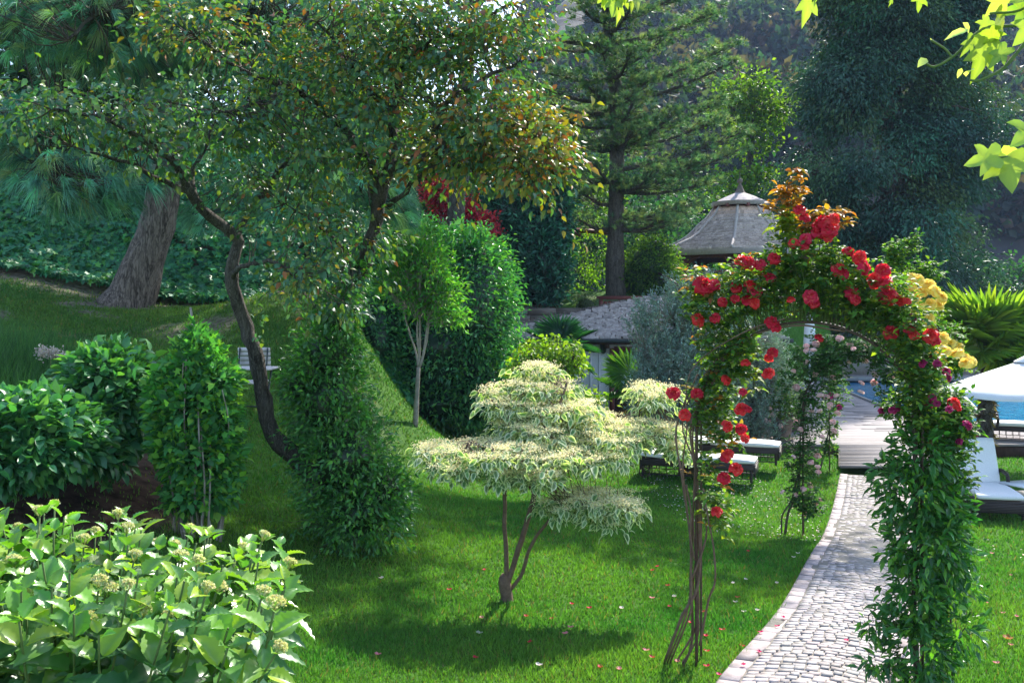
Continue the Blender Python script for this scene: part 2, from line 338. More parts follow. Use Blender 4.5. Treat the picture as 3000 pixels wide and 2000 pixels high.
def sett(s0, s1, t0, t1, arc, tint, h=.016):
    jit = rn(4, 2) * .004
    c = np.array([(s0, t0), (s0, t1), (s1, t1), (s1, t0)]) + jit
    if arc: c[:, 0] += .13 * np.sin(math.pi * (c[:, 1] - .14) / (PW - .28))
    m_ = c.mean(0); top = m_ + (c - m_) * .955
    a = pathpt(c[:, 0], c[:, 1]); t = pathpt(top[:, 0], top[:, 1]); dz = rn() * .003
    za = pz(a[:, 0], a[:, 1]) - .008; zt = pz(t[:, 0], t[:, 1]) + dz - .0
    V = np.vstack([np.column_stack([a, za]), np.column_stack([t, zt])])
    mb.add(V, [np.array([(4, 5, 6, 7), (0, 1, 5, 4), (1, 2, 6, 5), (2, 3, 7, 6), (3, 0, 4, 7)])], tint)
s = .1
while s < s_len[-1] - .25:
    tn = .14; ds = .072 + rnd() * .012
    while tn < PW - .15:
        wd = .07 + rnd() * .035
        if PW - .14 - tn - wd < .05: wd = PW - .14 - tn
        sett(s + .004, s + ds - .004, tn + .004, tn + wd - .004, True, np.array([.5, .5, .5]) * (1 + rn() * .11) * np.array([1 + rn() * .03, 1, 1 + rn() * .03]))
        tn += wd
    s += ds
for side in (0, 1):
    s = .05
    while s < s_len[-1] - .3:
        ds = .18 + rnd() * .16; t0 = 0 if side == 0 else PW - .135
        sett(s + .004, s + ds - .004, t0, t0 + .13, False, np.array([.56, .52, .52]) * (1 + rn() * .1)); s += ds
struct('path_setts', mb, M['sett'], smooth=False)

# deck: boards laid side by side, pool cut out
ZD = .12
mb = MB(); y = DY0
def plank(x0, x1, y0, wd, z, sl=0):
    x = x0
    while x < x1 - .05:
        L = min(3 + rnd() * 2, x1 - x); t = np.array([.5, .5, .5]) * (1 + rn() * .12)
        mb.box((x + L / 2, y0 + wd / 2, z - .02 + rn() * .001), (L - .006, wd - .009, .04), sl, t); x += L
while y < 43:
    wd = .145; xr = 30 if y < 23.9 else (10.05 + (y - 24) * .13)
    plank(5.2 + (y - DY0) * .02, xr, y, wd, ZD)
    if y > 39.5: plank(xr, 34, y, wd, ZD)
    y += wd
dirb = nrm(np.array([.33, 1.0])); k = int((DY0 - BW0[1]) / .145)
for q_ in range(k + 1):
    yy = BW0[1] + q_ * .145; f = q_ / max(k, 1); plank(BW0[0] + (yy - BW0[1]) * .33, BW0[0] + (yy - BW0[1]) * .33 + 2.2, yy, .145, .02 + f * (ZD - .02) - .001)
struct('deck', mb, M['deck'], smooth=False)
mb = MB(); mb.box((5.15 + 2.0 - .9, DY0 - .02, ZD - .2), (2.0, .03, .30)); mb.box((20, DY0 - .02, ZD - .2), (21.5, .03, .30))
mb.box((5.22, 23, ZD - .2), (.04, 4, .3)); 
struct('deck_fascia', mb, M['darkwood'], smooth=False)
mb = MB(); mb.add([(9.9, 24, ZD - .09), (34, 24, ZD - .09), (34, 39.5, ZD - .09), (12.1, 39.5, ZD - .09)], [(0, 1, 2, 3)])
struct('pool_water', mb, M['water'])
mb = MB(); mb.tube([(10.12, 24.0, ZD + .01), (12.12, 39.4, ZD + .01)], [.05], 6); mb.tube([(10.12, 24.0, ZD + .01), (33, 24, ZD + .01)], [.05], 6); mb.box((22.5, 39.5, ZD + .05), (22, .3, .16)); 
struct('pool_edge', mb, M['stone'])

# far hill
hx = np.linspace(-260, 420, 220); hy = np.linspace(75, 470, 150); HX, HY = np.meshgrid(hx, hy)
azim = HX / np.maximum(HY, 1)
slope = .55 * sst(80, 700, HY)
HZ = -3 + np.maximum(HY - 95, 0) * (.42 * sst(-.10, .06, azim) + .09) + (fbm(HX, HY, 120, 9) - .5) * 36 + (fbm(HX, HY, 40, 2) - .5) * 22 * sst(80, 160, HY)
HZ = -3 + (HZ + 3) * sst(85, 130, HY); mb = MB(); nx = len(hx); ny = len(hy)
i, j = np.meshgrid(np.arange(ny - 1), np.arange(nx - 1), indexing='ij')
mb.add(np.stack([HX.ravel(), HY.ravel(), HZ.ravel()], -1), [np.stack([i * nx + j, i * nx + j + 1, (i + 1) * nx + j + 1, (i + 1) * nx + j], -1).reshape(-1, 4)])
struct('hill', mb, noisemat('hillside', (.018, .028, .026), (.085, .055, .048), .05, .95, .5, detail=15, dist=2, c3=(.035, .034, .032)))
def hillz(x, y):
    fx = np.clip((x - hx[0]) / (hx[1] - hx[0]), 0, nx - 1.01); fy = np.clip((y - hy[0]) / (hy[1] - hy[0]), 0, ny - 1.01); a = fx.astype(int); b_ = fy.astype(int); u = fx - a; v = fy - b_
    return (HZ[b_, a] * (1 - u) + HZ[b_, a + 1] * u) * (1 - v) + (HZ[b_ + 1, a] * (1 - u) + HZ[b_ + 1, a + 1] * u) * v

# ------------------------------------------------------------------ foliage machinery
def T(v, f, c=None): return np.array(v, float), [np.array(x) for x in f], None if c is None else np.array(c, float)
LEAF4 = T([(0, 0, 0), (-.5, .45, .14), (0, 1, -.12), (.5, .45, .14)], [[(0, 3, 2), (0, 2, 1)]])
LEAF8 = T([(0, 0, 0), (0, .36, -.03), (0, .7, -.04), (0, 1, -.16), (-.46, .30, .09), (-.40, .62, .05), (.46, .30, .09), (.40, .62, .05)],
          [[(0, 6, 1), (0, 1, 4), (2, 7, 3), (2, 3, 5)], [(1, 6, 7, 2), (4, 1, 2, 5)]])
VAR = T([(0, 0, 0), (0, .36, -.02), (0, .72, -.04), (0, 1.0, -.2), (-.5, .30, .1), (-.42, .64, .06), (.5, .30, .1), (.42, .64, .06), (-.24, .32, .03), (-.2, .64, .0), (.24, .32, .03), (.2, .64, .0)],
        [[(0, 10, 1), (0, 1, 8), (0, 6, 10), (0, 8, 4), (2, 11, 3), (2, 3, 9), (11, 7, 3), (9, 3, 5)], [(1, 10, 11, 2), (8, 1, 2, 9), (10, 6, 7, 11), (4, 8, 9, 5)]],
        [.3, 0, 0, 1, 1, 1, 1, 1, .05, .05, .05, .05])
NEED = T([(-.5, 0, 0), (.5, 0, 0), (-.4, .5, 0), (.4, .5, 0), (0, 1, 0)], [[(0, 1, 3, 2)], [(2, 3, 4)]])
NEED3 = T([(-.5, 0, 0), (.5, 0, 0), (0, 1, 0)], [[(0, 1, 2)]])
LOBED = T([(0, 0, 0), (0, .5, -.03), (-.55, .05, .02), (-.28, .32, .02), (-.6, .62, .0), (-.2, .62, .02), (0, 1.05, -.1), (.2, .62, .02), (.6, .62, 0), (.28, .32, .02), (.55, .05, .02)],
          [[(1, 0, 2), (1, 2, 3), (1, 3, 4), (1, 4, 5), (1, 5, 6), (1, 6, 7), (1, 7, 8), (1, 8, 9), (1, 9, 10), (1, 10, 0)]])
def leaves(mb, P, A, Nn, L, Wd, C, tm=LEAF4, sag=0, C2=None):
    P = np.asarray(P, float); m_ = len(P)
    if m_ == 0: return
    A = nrm(A); B = nrm(np.cross(A, Nn)); Nn = np.cross(B, A)
    L = np.broadcast_to(L, m_)[:, None, None]; Wd = np.broadcast_to(Wd, m_)[:, None, None]
    tv, tf, tcx = tm; k = len(tv)
    V = P[:, None] + L * tv[None, :, 1:2] * A[:, None] + Wd * tv[None, :, 0:1] * B[:, None] + L * tv[None, :, 2:3] * Nn[:, None]
    if np.any(np.asarray(sag) != 0): V[:, :, 2] -= L[:, :, 0] * np.broadcast_to(sag, m_)[:, None] * tv[None, :, 1] ** 2
    C = np.broadcast_to(C, (m_, 3)); CC = np.repeat(C[:, None], k, 1)
    if tcx is not None and C2 is not None: CC = CC * (1 - tcx[None, :, None]) + np.asarray(C2)[None, None] * tcx[None, :, None]
    off = (np.arange(m_) * k)[:, None, None]
    mb.add(V.reshape(-1, 3), [(f[None] + off).reshape(-1, f.shape[1]) for f in tf], CC.reshape(-1, 3))
def tint(m_, pal, var=.18, wts=None):
    pal = np.array(pal, float); k = R.choice(len(pal), m_, p=wts); return np.clip(pal[k] * (1 + rn(m_, 1) * var) * (1 + rn(m_, 3) * .06), .002, .95)
def inball(n):
    v = nrm(rn(n, 3)); return v * (rnd(n, 1) ** (1 / 3))
def blob(px, py, D, rx, ry, rd, n, shell=0):
    c = W(px, py, D); v = inball(n)
    if shell: v = nrm(v) * (shell + (1 - shell) * rnd(n, 1))
    return c + v * np.array([rx / F * D, rd, ry / F * D])
def twigs(mb, P0, P1, r0=.006, r1=.002, sag=.08, K=5, sides=3):
    P0 = np.asarray(P0); P1 = np.asarray(P1); m_ = len(P0); t = np.linspace(0, 1, K)[None, :, None]; L = np.linalg.norm(P1 - P0, axis=1)[:, None, None]
    Pm = P0[:, None] * (1 - t) + P1[:, None] * t + np.sin(math.pi * t) * L * (rn(m_, 1, 3) * .07 + np.array([0, 0, -sag])) + np.sin(2 * math.pi * t) * L * rn(m_, 1, 3) * .04
    Tn = nrm(P1 - P0); up = np.where(np.abs(Tn[:, 2:3]) < .9, np.array([[0, 0, 1.]]), np.array([[1., 0, 0]])); X = nrm(np.cross(up, Tn)); Y = np.cross(Tn, X)
    th = np.arange(sides) * 2 * math.pi / sides; rr = (np.broadcast_to(r0, m_)[:, None] * (1 - t[0, :, 0]) + r1 * t[0, :, 0])[:, :, None, None]
    V = Pm[:, :, None] + rr * (np.cos(th)[None, None, :, None] * X[:, None, None] + np.sin(th)[None, None, :, None] * Y[:, None, None])
    i, j = np.meshgrid(np.arange(K - 1), np.arange(sides), indexing='ij'); kk = (j + 1) % sides
    q = np.stack([i * sides + j, i * sides + kk, (i + 1) * sides + kk, (i + 1) * sides + j], -1).reshape(-1, 4)
    mb.add(V.reshape(-1, 3), [(q[None] + (np.arange(m_) * K * sides)[:, None, None]).reshape(-1, 4)])
def nearest(S, P, k=1):
    out = np.zeros(len(P), int)
    for i in range(0, len(P), 4000):
        d = ((P[i:i + 4000, None] - S[None]) ** 2 * np.array([1, 1, .6])).sum(-1); out[i:i + 4000] = d.argmin(1)
    return out
def clumps(Cn, n, sig):
    return np.repeat(Cn, n, 0) + rn(len(Cn) * n, 3) * np.asarray(sig)
def leafset(mb, P, out, L, ratio, pal, tm=LEAF4, droop=.3, spread=.7, up=.9, var=.18, wts=None, sag=0, lv=.2, C2=None):
    m_ = len(P); A = nrm(out) * (1 - .0) + rn(m_, 3) * spread + np.array([0, 0, -droop]); Nn = rn(m_, 3) * .55 + np.array([0, 0, up])
    Ls = L * np.clip(1 + rn(m_) * lv, .5, 1.6); leaves(mb, P, A, Nn, Ls, Ls * ratio, tint(m_, pal, var, wts), tm, sag, C2)
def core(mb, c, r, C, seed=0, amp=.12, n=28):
    """bumpy closed light-blocking filler, painted dark to stand in for shade inside dense shrubs"""
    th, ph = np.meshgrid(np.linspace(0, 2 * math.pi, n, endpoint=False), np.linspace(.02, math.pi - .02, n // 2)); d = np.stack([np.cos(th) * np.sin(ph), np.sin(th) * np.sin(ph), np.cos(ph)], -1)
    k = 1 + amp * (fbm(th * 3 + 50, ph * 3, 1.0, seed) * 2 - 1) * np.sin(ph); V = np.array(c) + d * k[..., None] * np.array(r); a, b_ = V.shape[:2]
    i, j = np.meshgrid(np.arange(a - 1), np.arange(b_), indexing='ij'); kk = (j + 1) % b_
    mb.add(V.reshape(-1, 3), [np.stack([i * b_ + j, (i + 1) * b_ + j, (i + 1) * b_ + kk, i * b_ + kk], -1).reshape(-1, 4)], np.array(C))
def shellpts(c, r, n, lo=.82, hi=1.06, seed=0, amp=.10, zmin=None, facing=0):
    d = nrm(rn(int(n * 1.6), 3))
    if zmin is not None: d = d[d[:, 2] > zmin]
    if facing: d = d[(d[:, 1] < facing)]
    d = d[:n]; u = fbm((d[:, 0] + 2) * 3, (d[:, 2] + d[:, 1] + 4) * 3, 1.0, seed); lump = fbm((d[:, 0] + 2) * 3, (d[:, 2] - d[:, 1] + 4) * 3, .35, seed + 5)
    k = (lo + (hi - lo) * rnd(len(d))) * (1 + amp * (u * 2 - 1)) + .10 * (lump - .5)
    return np.array(c) + d * k[:, None] * np.array(r), nrm(d / np.array(r))

# ------------------------------------------------------------------ grass (stuff)
def make_grass(n):
    th = (rnd(n) - .5) * math.radians(66); D = 4.6 * (27 / 4.6) ** rnd(n); x = D * np.tan(th) ; y = D
    ok = (~on_path(x, y, -.015)) & ~((y > DY0 - .1) & (x > 5.1)) & (np.abs(x) < 15)
    bwx = BW0[0] + (y - BW0[1]) * .33; ok &= ~((y > BW0[1] - .02) & (x > bwx) & (x < bwx + 2.2))
    dv = dirt(x, y); ok &= rnd(n) > dv * .93; ok &= ~((x < -2.2) & (y > 20.5 + rn(n) * .2))
    x = x[ok]; y = y[ok]; k = len(x); z = G(x, y) + (fbm(x, y, .9, 5) - .5) * .05 - .004
    hgt = (.028 + .022 * fbm(x, y, .5, 8)) * (1 + .02 * y) * np.clip(1 + rn(k) * .3, .5, 2); hgt *= np.where((x < -2) & (y > 13), 1.1, 1)
    rim = (~on_path(x, y, .0)) & on_path(x, y, .06); hgt = np.where(rim, hgt * 1.25, hgt)
    A = np.stack([rn(k) * .42, rn(k) * .42, np.ones(k)], -1); Nn = np.stack([rn(k), rn(k), np.zeros(k)], -1) + 1e-3
    tn = np.clip(.5 + 1.5 * (fbm(x, y, 1.4, 21)[:, None] - .5) + .9 * (fbm(x, y, .35, 22)[:, None] - .5), 0, 1); C = np.array([.045, .165, .032]) * (1 - tn) + np.array([.12, .24, .04]) * tn
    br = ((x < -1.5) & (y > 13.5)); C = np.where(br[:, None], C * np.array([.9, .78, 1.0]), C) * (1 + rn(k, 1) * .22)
    dry = rnd(k) < .05; C[dry] = np.array([.20, .17, .07]); mb = MB()
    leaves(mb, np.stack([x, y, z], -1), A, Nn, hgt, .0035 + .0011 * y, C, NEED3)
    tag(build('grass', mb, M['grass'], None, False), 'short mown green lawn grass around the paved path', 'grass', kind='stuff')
make_grass(520000)

# ------------------------------------------------------------------ crab apple with two leaning trunks
def PX(lst): return [W(*a) for a in lst]
def crab():
    f0 = W(1040, 1600, 10.2)
    root = thing('crab_apple_tree', 'old crab apple tree with two leaning dark trunks and a wide bronze-tinged green crown', 'tree', f0)
    A = PX([(1062, 1610, 10.4), (985, 1440, 10.2), (905, 1385, 10.1), (860, 1335, 10.05), (800, 1272, 10), (772, 1170, 10), (752, 1050, 10), (722, 960, 10), (690, 870, 9.9), (678, 800, 9.8), (692, 735, 9.8), (690, 690, 9.8), (640, 655, 9.7), (590, 610, 9.5), (555, 560, 9.3), (520, 490, 9.1), (455, 430, 8.9), (380, 385, 8.7), (280, 340, 8.4), (150, 320, 8.1)])
    B = PX([(1062, 1620, 10.6), (1030, 1420, 10.8), (990, 1250, 10.8), (965, 1080, 10.7), (990, 930, 10.5), (1040, 820, 10.3), (1080, 730, 10.1), (1105, 640, 10), (1112, 570, 9.9), (1140, 500, 9.8), (1210, 468, 9.6), (1275, 455, 9.5), (1330, 400, 9.4), (1420, 360, 9.2), (1520, 370, 9.0), (1620, 430, 8.9)])
    limbs = {
        'branch': [([(690, 690, 9.8), (740, 610, 9.9), (790, 540, 10), (850, 450, 10.1), (900, 380, 10.2)], .04),
                   ([(685, 815, 9.8), (700, 785, 9.6), (750, 772, 9.4), (810, 768, 9.2), (880, 800, 9.0)], .03),
                   ([(600, 620, 9.5), (565, 560, 9.7), (562, 500, 9.8), (600, 440, 9.9), (640, 330, 10)], .035),
                   ([(560, 565, 9.3), (450, 515, 9.2), (380, 480, 9.0), (300, 455, 8.8), (210, 430, 8.6)], .03),
                   ([(1112, 570, 9.9), (1085, 480, 9.9), (1040, 420, 9.9), (960, 330, 9.8), (850, 260, 9.6), (700, 200, 9.4), (580, 110, 9.2)], .05),
                   ([(1125, 540, 9.9), (1150, 440, 10), (1150, 330, 10), (1180, 200, 10), (1250, 130, 9.8), (1350, 90, 9.6), (1500, 10, 9.3)], .05),
                   ([(1275, 455, 9.5), (1270, 420, 9.4), (1290, 330, 9.3), (1350, 270, 9.1), (1480, 200, 9.0), (1600, 170, 8.9)], .035),
                   ([(1150, 330, 10), (1050, 230, 9.8), (980, 120, 9.6), (900, 40, 9.5)], .035),
                   ([(1140, 600, 10), (1190, 560, 9.7), (1250, 500, 9.5), (1330, 480, 9.3), (1440, 520, 9.1)], .03),
                   ([(1330, 400, 9.4), (1420, 420, 9.1), (1500, 480, 8.9), (1570, 540, 8.8)], .022),
                   ([(1050, 790, 10.2), (980, 700, 9.9), (900, 640, 9.7), (830, 600, 9.6)], .025),
                   ([(850, 260, 9.6), (760, 300, 9.3), (640, 330, 9.0), (500, 300, 8.8)], .025)]}
    m1 = MB(); a = spline(A, step=.09); m1.tube(a + rn(len(a), 3) * .006, [.15, .10, .085, .08, .075, .06, .05, .035, .02, .01], 10, bump=.07); build('trunk', m1, M['bark'], root)
    m2 = MB(); bq = spline(B, step=.09); m2.tube(bq + rn(len(bq), 3) * .006, [.14, .12, .11, .10, .09, .085, .06, .045, .03, .012], 10, bump=.07); build('trunk', m2, M['bark'], root)
    S = [a[len(a) // 2:], bq[len(bq) // 2:]]
    for lb, r in limbs['branch']:
        mq = MB(); s_ = spline(PX(lb), step=.1); mq.tube(s_ + rn(len(s_), 3) * .008, [r, r * .7, r * .25], 7, bump=.06); build('branch', mq, M['bark'], root); S.append(s_)
    S = np.vstack(S)
    #         px   py   D    rx   ry   rd   clumps palette(0 green .. 1 bronze)
    BL = [(120, 330, 8.4, 140, 60, .5, 46, 0), (330, 330, 8.7, 180, 80, .7, 80, .05), (600, 360, 9.2, 210, 110, .9, 110, 0), (850, 360, 9.6, 220, 150, 1., 130, 0), (430, 450, 8.8, 150, 50, .5, 30, 0),
          (560, 90, 9.3, 150, 60, .5, 46, .28), (780, 170, 9.5, 150, 80, .6, 46, .3), (1000, 220, 9.7, 220, 160, .9, 120, .2), (1180, 330, 9.8, 240, 170, 1., 150, .15), (1230, 100, 9.8, 230, 110, .9, 90, .15),
          (1420, 230, 9.4, 170, 150, .8, 70, .2), (1420, 380, 9.1, 170, 130, .7, 100, .4), (1560, 400, 8.9, 95, 90, .5, 60, .8), (1560, 500, 8.8, 110, 70, .45, 56, .6), (1350, 465, 9.3, 190, 75, .6, 60, .3),
          (1480, 60, 9.4, 180, 70, .6, 60, .3), (1290, 130, 9.8, 130, 70, .6, 60, .2), (1270, 40, 9.8, 120, 50, .6, 40, .2), (1580, 160, 9.0, 60, 50, .3, 10, .1), (860, 640, 9.6, 150, 60, .5, 44, .1), (730, 550, 9.8, 180, 80, .7, 46, 0), (900, 790, 9.2, 110, 60, .5, 50, .05), (980, 870, 9.6, 110, 70, .4, 40, .05), (1060, 700, 9.8, 90, 110, .4, 36, .1),
          (950, 480, 9.8, 200, 80, .7, 50, .05), (1060, 20, 9.6, 200, 60, .6, 46, .25), (740, 950, 9.7, 30, 50, .1, 2, 0)]
    cr = MB(); tw = MB()
    GR = [(.075, .17, .085), (.09, .20, .07), (.065, .16, .10), (.16, .22, .04)]; BZ = [(.30, .19, .025), (.28, .10, .03), (.32, .27, .035), (.16, .20, .04)]
    for px, py, D, rx, ry, rd, n, bz in BL:
        n = int(n * (.42 if py > 280 and px < 1300 else .60)); c = blob(px, py, D, rx, ry, rd, n); k = nearest(S, c); j = np.maximum(k - 1, 0)
        twigs(tw, S[k], c, .008, .0025, .05, 6)
        tips = c + (rn(n, 3) * .16 + np.array([0, 0, .0])); twigs(tw, c, tips, .003, .0015, 0, 3)
        cc = np.vstack([c, c * .6 + tips * .4, tips]); P = clumps(cc, 8, (.085, .085, .055)); o = P - np.repeat(cc, 8, 0) + .3 * nrm(P - W(px, py, D))
        bzm = rnd(len(P)) < bz; pal = np.where(bzm[:, None], tint(len(P), BZ), tint(len(P), GR)); mm = len(P)
        Ls = .068 * np.clip(1 + rn(mm) * .22, .5, 1.5); leaves(cr, P, nrm(o) + rn(mm, 3) * .5 + np.array([0, 0, -.35]), rn(mm, 3) * .6 + np.array([0, -.25, .8]), Ls, Ls * .58, pal, LEAF8, .1)
    for px, py in [(760, 925), (770, 940), (765, 985), (745, 880)]:
        P = W(px, py, 9.8) + rn(7, 3) * .04; leafset(cr, P, rn(7, 3), .06, .6, GR, LEAF8)
    build('crown', cr, M['crab'], root); build('twigs', tw, M['twig'], root)
crab()

# jasmine-clad column round the second trunk
JAS = [(.06, .20, .045), (.08, .25, .05), (.05, .17, .05), (.13, .34, .05)]
def climber(name, label, f, spec, pal, L, ratio, mat, cat='climbing plant', stems=(), core_c=(.02, .05, .015), tm=LEAF8, extra=0, droop=.35):
    root = thing(name, label, cat, f); lf = MB(); st = MB()
    for px, py, D, rx, ry, rd, n in spec:
        c = W(px, py, D); r = np.array([rx / F * D, rd, ry / F * D]); 
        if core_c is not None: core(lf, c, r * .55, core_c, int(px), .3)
        P, o = shellpts(c, r, n, .66, 1.16, int(px), .34, facing=.75); leafset(lf, P, o, L, ratio, pal, tm, droop, .6, .8)
        k = max(5, n // 38); e, oo = shellpts(c, r, k, 1.05, 1.42, 3, .2, facing=.6); twigs(st, c + (e - c) * .6, e + np.array([0, 0, .05]), .004, .0015, .0, 5)
        q = clumps(e, 5, .035); leafset(lf, q, q - c, L, ratio, pal, tm, .1, .6, .8)
    for s_ in stems: ss = spline(PX(s_[0]), step=.1); st.tube(ss + rn(len(ss), 3) * .004, s_[1], 6)
    build('leaves', lf, mat, root); build('stems', st, M['twig'], root); return root
climber('jasmine', 'tall column of glossy star jasmine wrapped round the right trunk of the crab apple', W(1050, 1605, 10),
        [(1050, 1500, 10, 150, 120, .5, 2600), (1010, 1350, 10.1, 140, 170, .5, 2800), (960, 1180, 10.2, 120, 170, .42, 2400), (960, 1040, 10.2, 95, 100, .36, 1300), (990, 930, 10.2, 65, 90, .28, 800), (1130, 1430, 10, 70, 80, .3, 700), (870, 1130, 10.1, 40, 60, .2, 350), (1040, 810, 10.1, 40, 60, .18, 300)],
        JAS, .062, .42, M['leaf'])

# ------------------------------------------------------------------ conifers and big background trees
def tufts(mb, P, A, n, L, wd, pal, sag=.5, cone=.55, tm=NEED, var=.2):
    PP = np.repeat(P, n, 0); AA = np.repeat(nrm(A), n, 0) + rn(len(PP), 3) * cone; Ls = L * np.clip(1 + rn(len(PP)) * .15, .6, 1.4)
    C = np.repeat(tint(len(P), pal, var), n, 0) * (1 + rn(len(PP), 1) * .12)
    leaves(mb, PP, AA, rn(len(PP), 3), Ls, wd, C, tm, sag)
def weeping_pine():
    root = thing('weeping_pine', 'huge long-needled weeping pine with a thick leaning grey trunk on the ivy bank', 'tree', hit(375, 893, 15, 25))
    D = 20.0
    tr = spline(PX([(345, 930, D - .1), (385, 870, D), (425, 760, D), (460, 660, D), (478, 560, D), (490, 430, D + .2), (505, 300, D + .3), (515, 150, D + .3), (520, 0, D + .3), (530, -200, D + .3), (540, -420, D + .3)]), step=.18)
    m1 = MB(); m1.tube(tr, [.54, .38, .33, .31, .30, .28, .25, .2, .12], 18, bump=.035); build('trunk', m1, M['pinebark'], root, smooth=True)
    S = [tr[len(tr) // 4:]]; Bs = [[(480, 480, 20), (380, 430, 17.5), (260, 440, 15.5), (120, 480, 14)], [(480, 450, 20), (350, 330, 17), (160, 300, 15), (0, 330, 14)], [(490, 420, 20), (640, 400, 17.5), (800, 470, 16.5), (960, 560, 16)], [(495, 350, 20), (700, 330, 17), (900, 430, 15.5), (1080, 520, 15)],
        [(505, 250, 20), (380, 120, 17.5), (200, 60, 16), (30, 60, 15)], [(505, 200, 20), (620, 80, 17), (760, 30, 15.5), (920, 60, 14.5)], [(515, 120, 20), (700, 40, 17), (1000, 60, 16), (1250, 150, 15.5)], [(515, 100, 20), (420, 20, 16.5), (300, 30, 14.5), (200, 120, 14)], [(520, 0, 20), (780, -80, 18), (1000, -60, 17)], [(520, 0, 20), (300, -80, 18), (80, -60, 16)]]
    for b_ in Bs:
        mq = MB(); s_ = spline(PX(b_), step=.2); mq.tube(s_ + rn(len(s_), 3) * .015, [.09, .055, .02], 6, bump=.05); build('branch', mq, M['bark'], root); S.append(s_)
    S = np.vstack(S); nd = MB(); tw = MB()
    BL = [(150, 60, 15, 230, 120, 1.6, 230), (450, 40, 15.5, 240, 130, 1.6, 240), (760, 70, 16, 230, 130, 1.6, 230), (1040, 60, 16.5, 230, 120, 1.5, 170), (330, 190, 15.5, 200, 80, 1.2, 90), (1180, 190, 16, 90, 70, .8, 26),
          (120, 400, 14.5, 190, 90, 1.2, 150), (260, 520, 14.2, 210, 90, 1., 120), (70, 330, 15, 110, 90, 1., 60), (620, 170, 16, 110, 90, 1., 60), (560, 230, 17, 70, 40, .6, 14),
          (620, 620, 16, 70, 50, .6, 16), (820, 500, 16, 160, 70, 1., 70), (930, 580, 15.8, 130, 60, .8, 50), (1140, 600, 15.5, 70, 60, .7, 40), (1080, 530, 15.5, 130, 70, .8, 50), (850, 230, 17, 200, 130, 1.2, 110), (640, 380, 17.5, 130, 90, 1, 50), (950, 380, 17, 200, 90, 1., 70)]
    c = np.vstack([blob(a, b, d, e, f, h, int(n * 1.1)) for a, b, d, e, f, h, n in BL]); k = nearest(S, c)
    twigs(tw, S[k], c, .014, .005, .07, 6); A = nrm((c - S[k]) * np.array([.6, .6, .1])) * .7 + np.array([0, -.1, .05])
    tufts(nd, c, A, 54, .26, .009, [(.13, .34, .25), (.17, .40, .30), (.13, .30, .18), (.34, .45, .2)], .62, .40, NEED, .35)
    c2 = c[::2] + rn(len(c[::2]), 3) * .16; tufts(nd, c2, A[::2], 24, .22, .0075, [(.08, .23, .16), (.06, .18, .12)], .6, .42)
    build('crown', nd, M['needle'], root, smooth=False); build('twigs', tw, M['twig'], root)
weeping_pine()

def mesh_tree(name, label, base, top, r0, blobs, pal, L, ratio, mat, tm=LEAF4, per=8, sig=.18, bark='bark', cat='tree', wts=None, droop=.2, group=None, up=.8, extra_limbs=()):
    """trunk + limbs reaching into every foliage lobe + crown of loose leaf clumps; blobs = (px,py,D,rx,ry,rd,clumps)"""
    root = thing(name, label, cat, base, group)
    tr = spline([base + np.array([0, 0, -.15]), base * .66 + top * .34 + rn(3) * .1, base * .33 + top * .67 + rn(3) * .15, top], step=.4); m1 = MB(); m1.tube(tr, [r0 * 1.25, r0, r0 * .8, r0 * .3], 10, bump=.05)
    S = [tr[int(len(tr) * .35):]]
    for px, py, D, rx, ry, rd, n in blobs:
        c = W(px, py, D); k = nearest(tr[int(len(tr) * .25):], c[None] - np.array([0, 0, np.linalg.norm(c - top) * .3]))[0] + int(len(tr) * .25); s_ = spline([tr[k], (tr[k] * .5 + c * .5) + np.array([0, 0, -.1]) + rn(3) * .1, c], step=.25); m1.tube(s_, [r0 * .45, r0 * .1], 6, bump=.05, cap=False); S.append(s_)
    build('trunk', m1, M[bark], root); S = np.vstack(S); cr = MB(); tw = MB()
    for px, py, D, rx, ry, rd, n in blobs:
        c = blob(px, py, D, rx, ry, rd, n, .35); k = nearest(S, c); twigs(tw, S[k], c, .012, .004, .03, 4)
        P = clumps(c, per, (sig, sig, sig * .6)); o = P - np.repeat(c, per, 0) + .4 * (P - W(px, py, D)); leafset(cr, P, o, L, ratio, pal, tm, droop, .6, up, .2, wts)
    build('crown', cr, mat, root, smooth=False); build('twigs', tw, M['twig'], root); return root

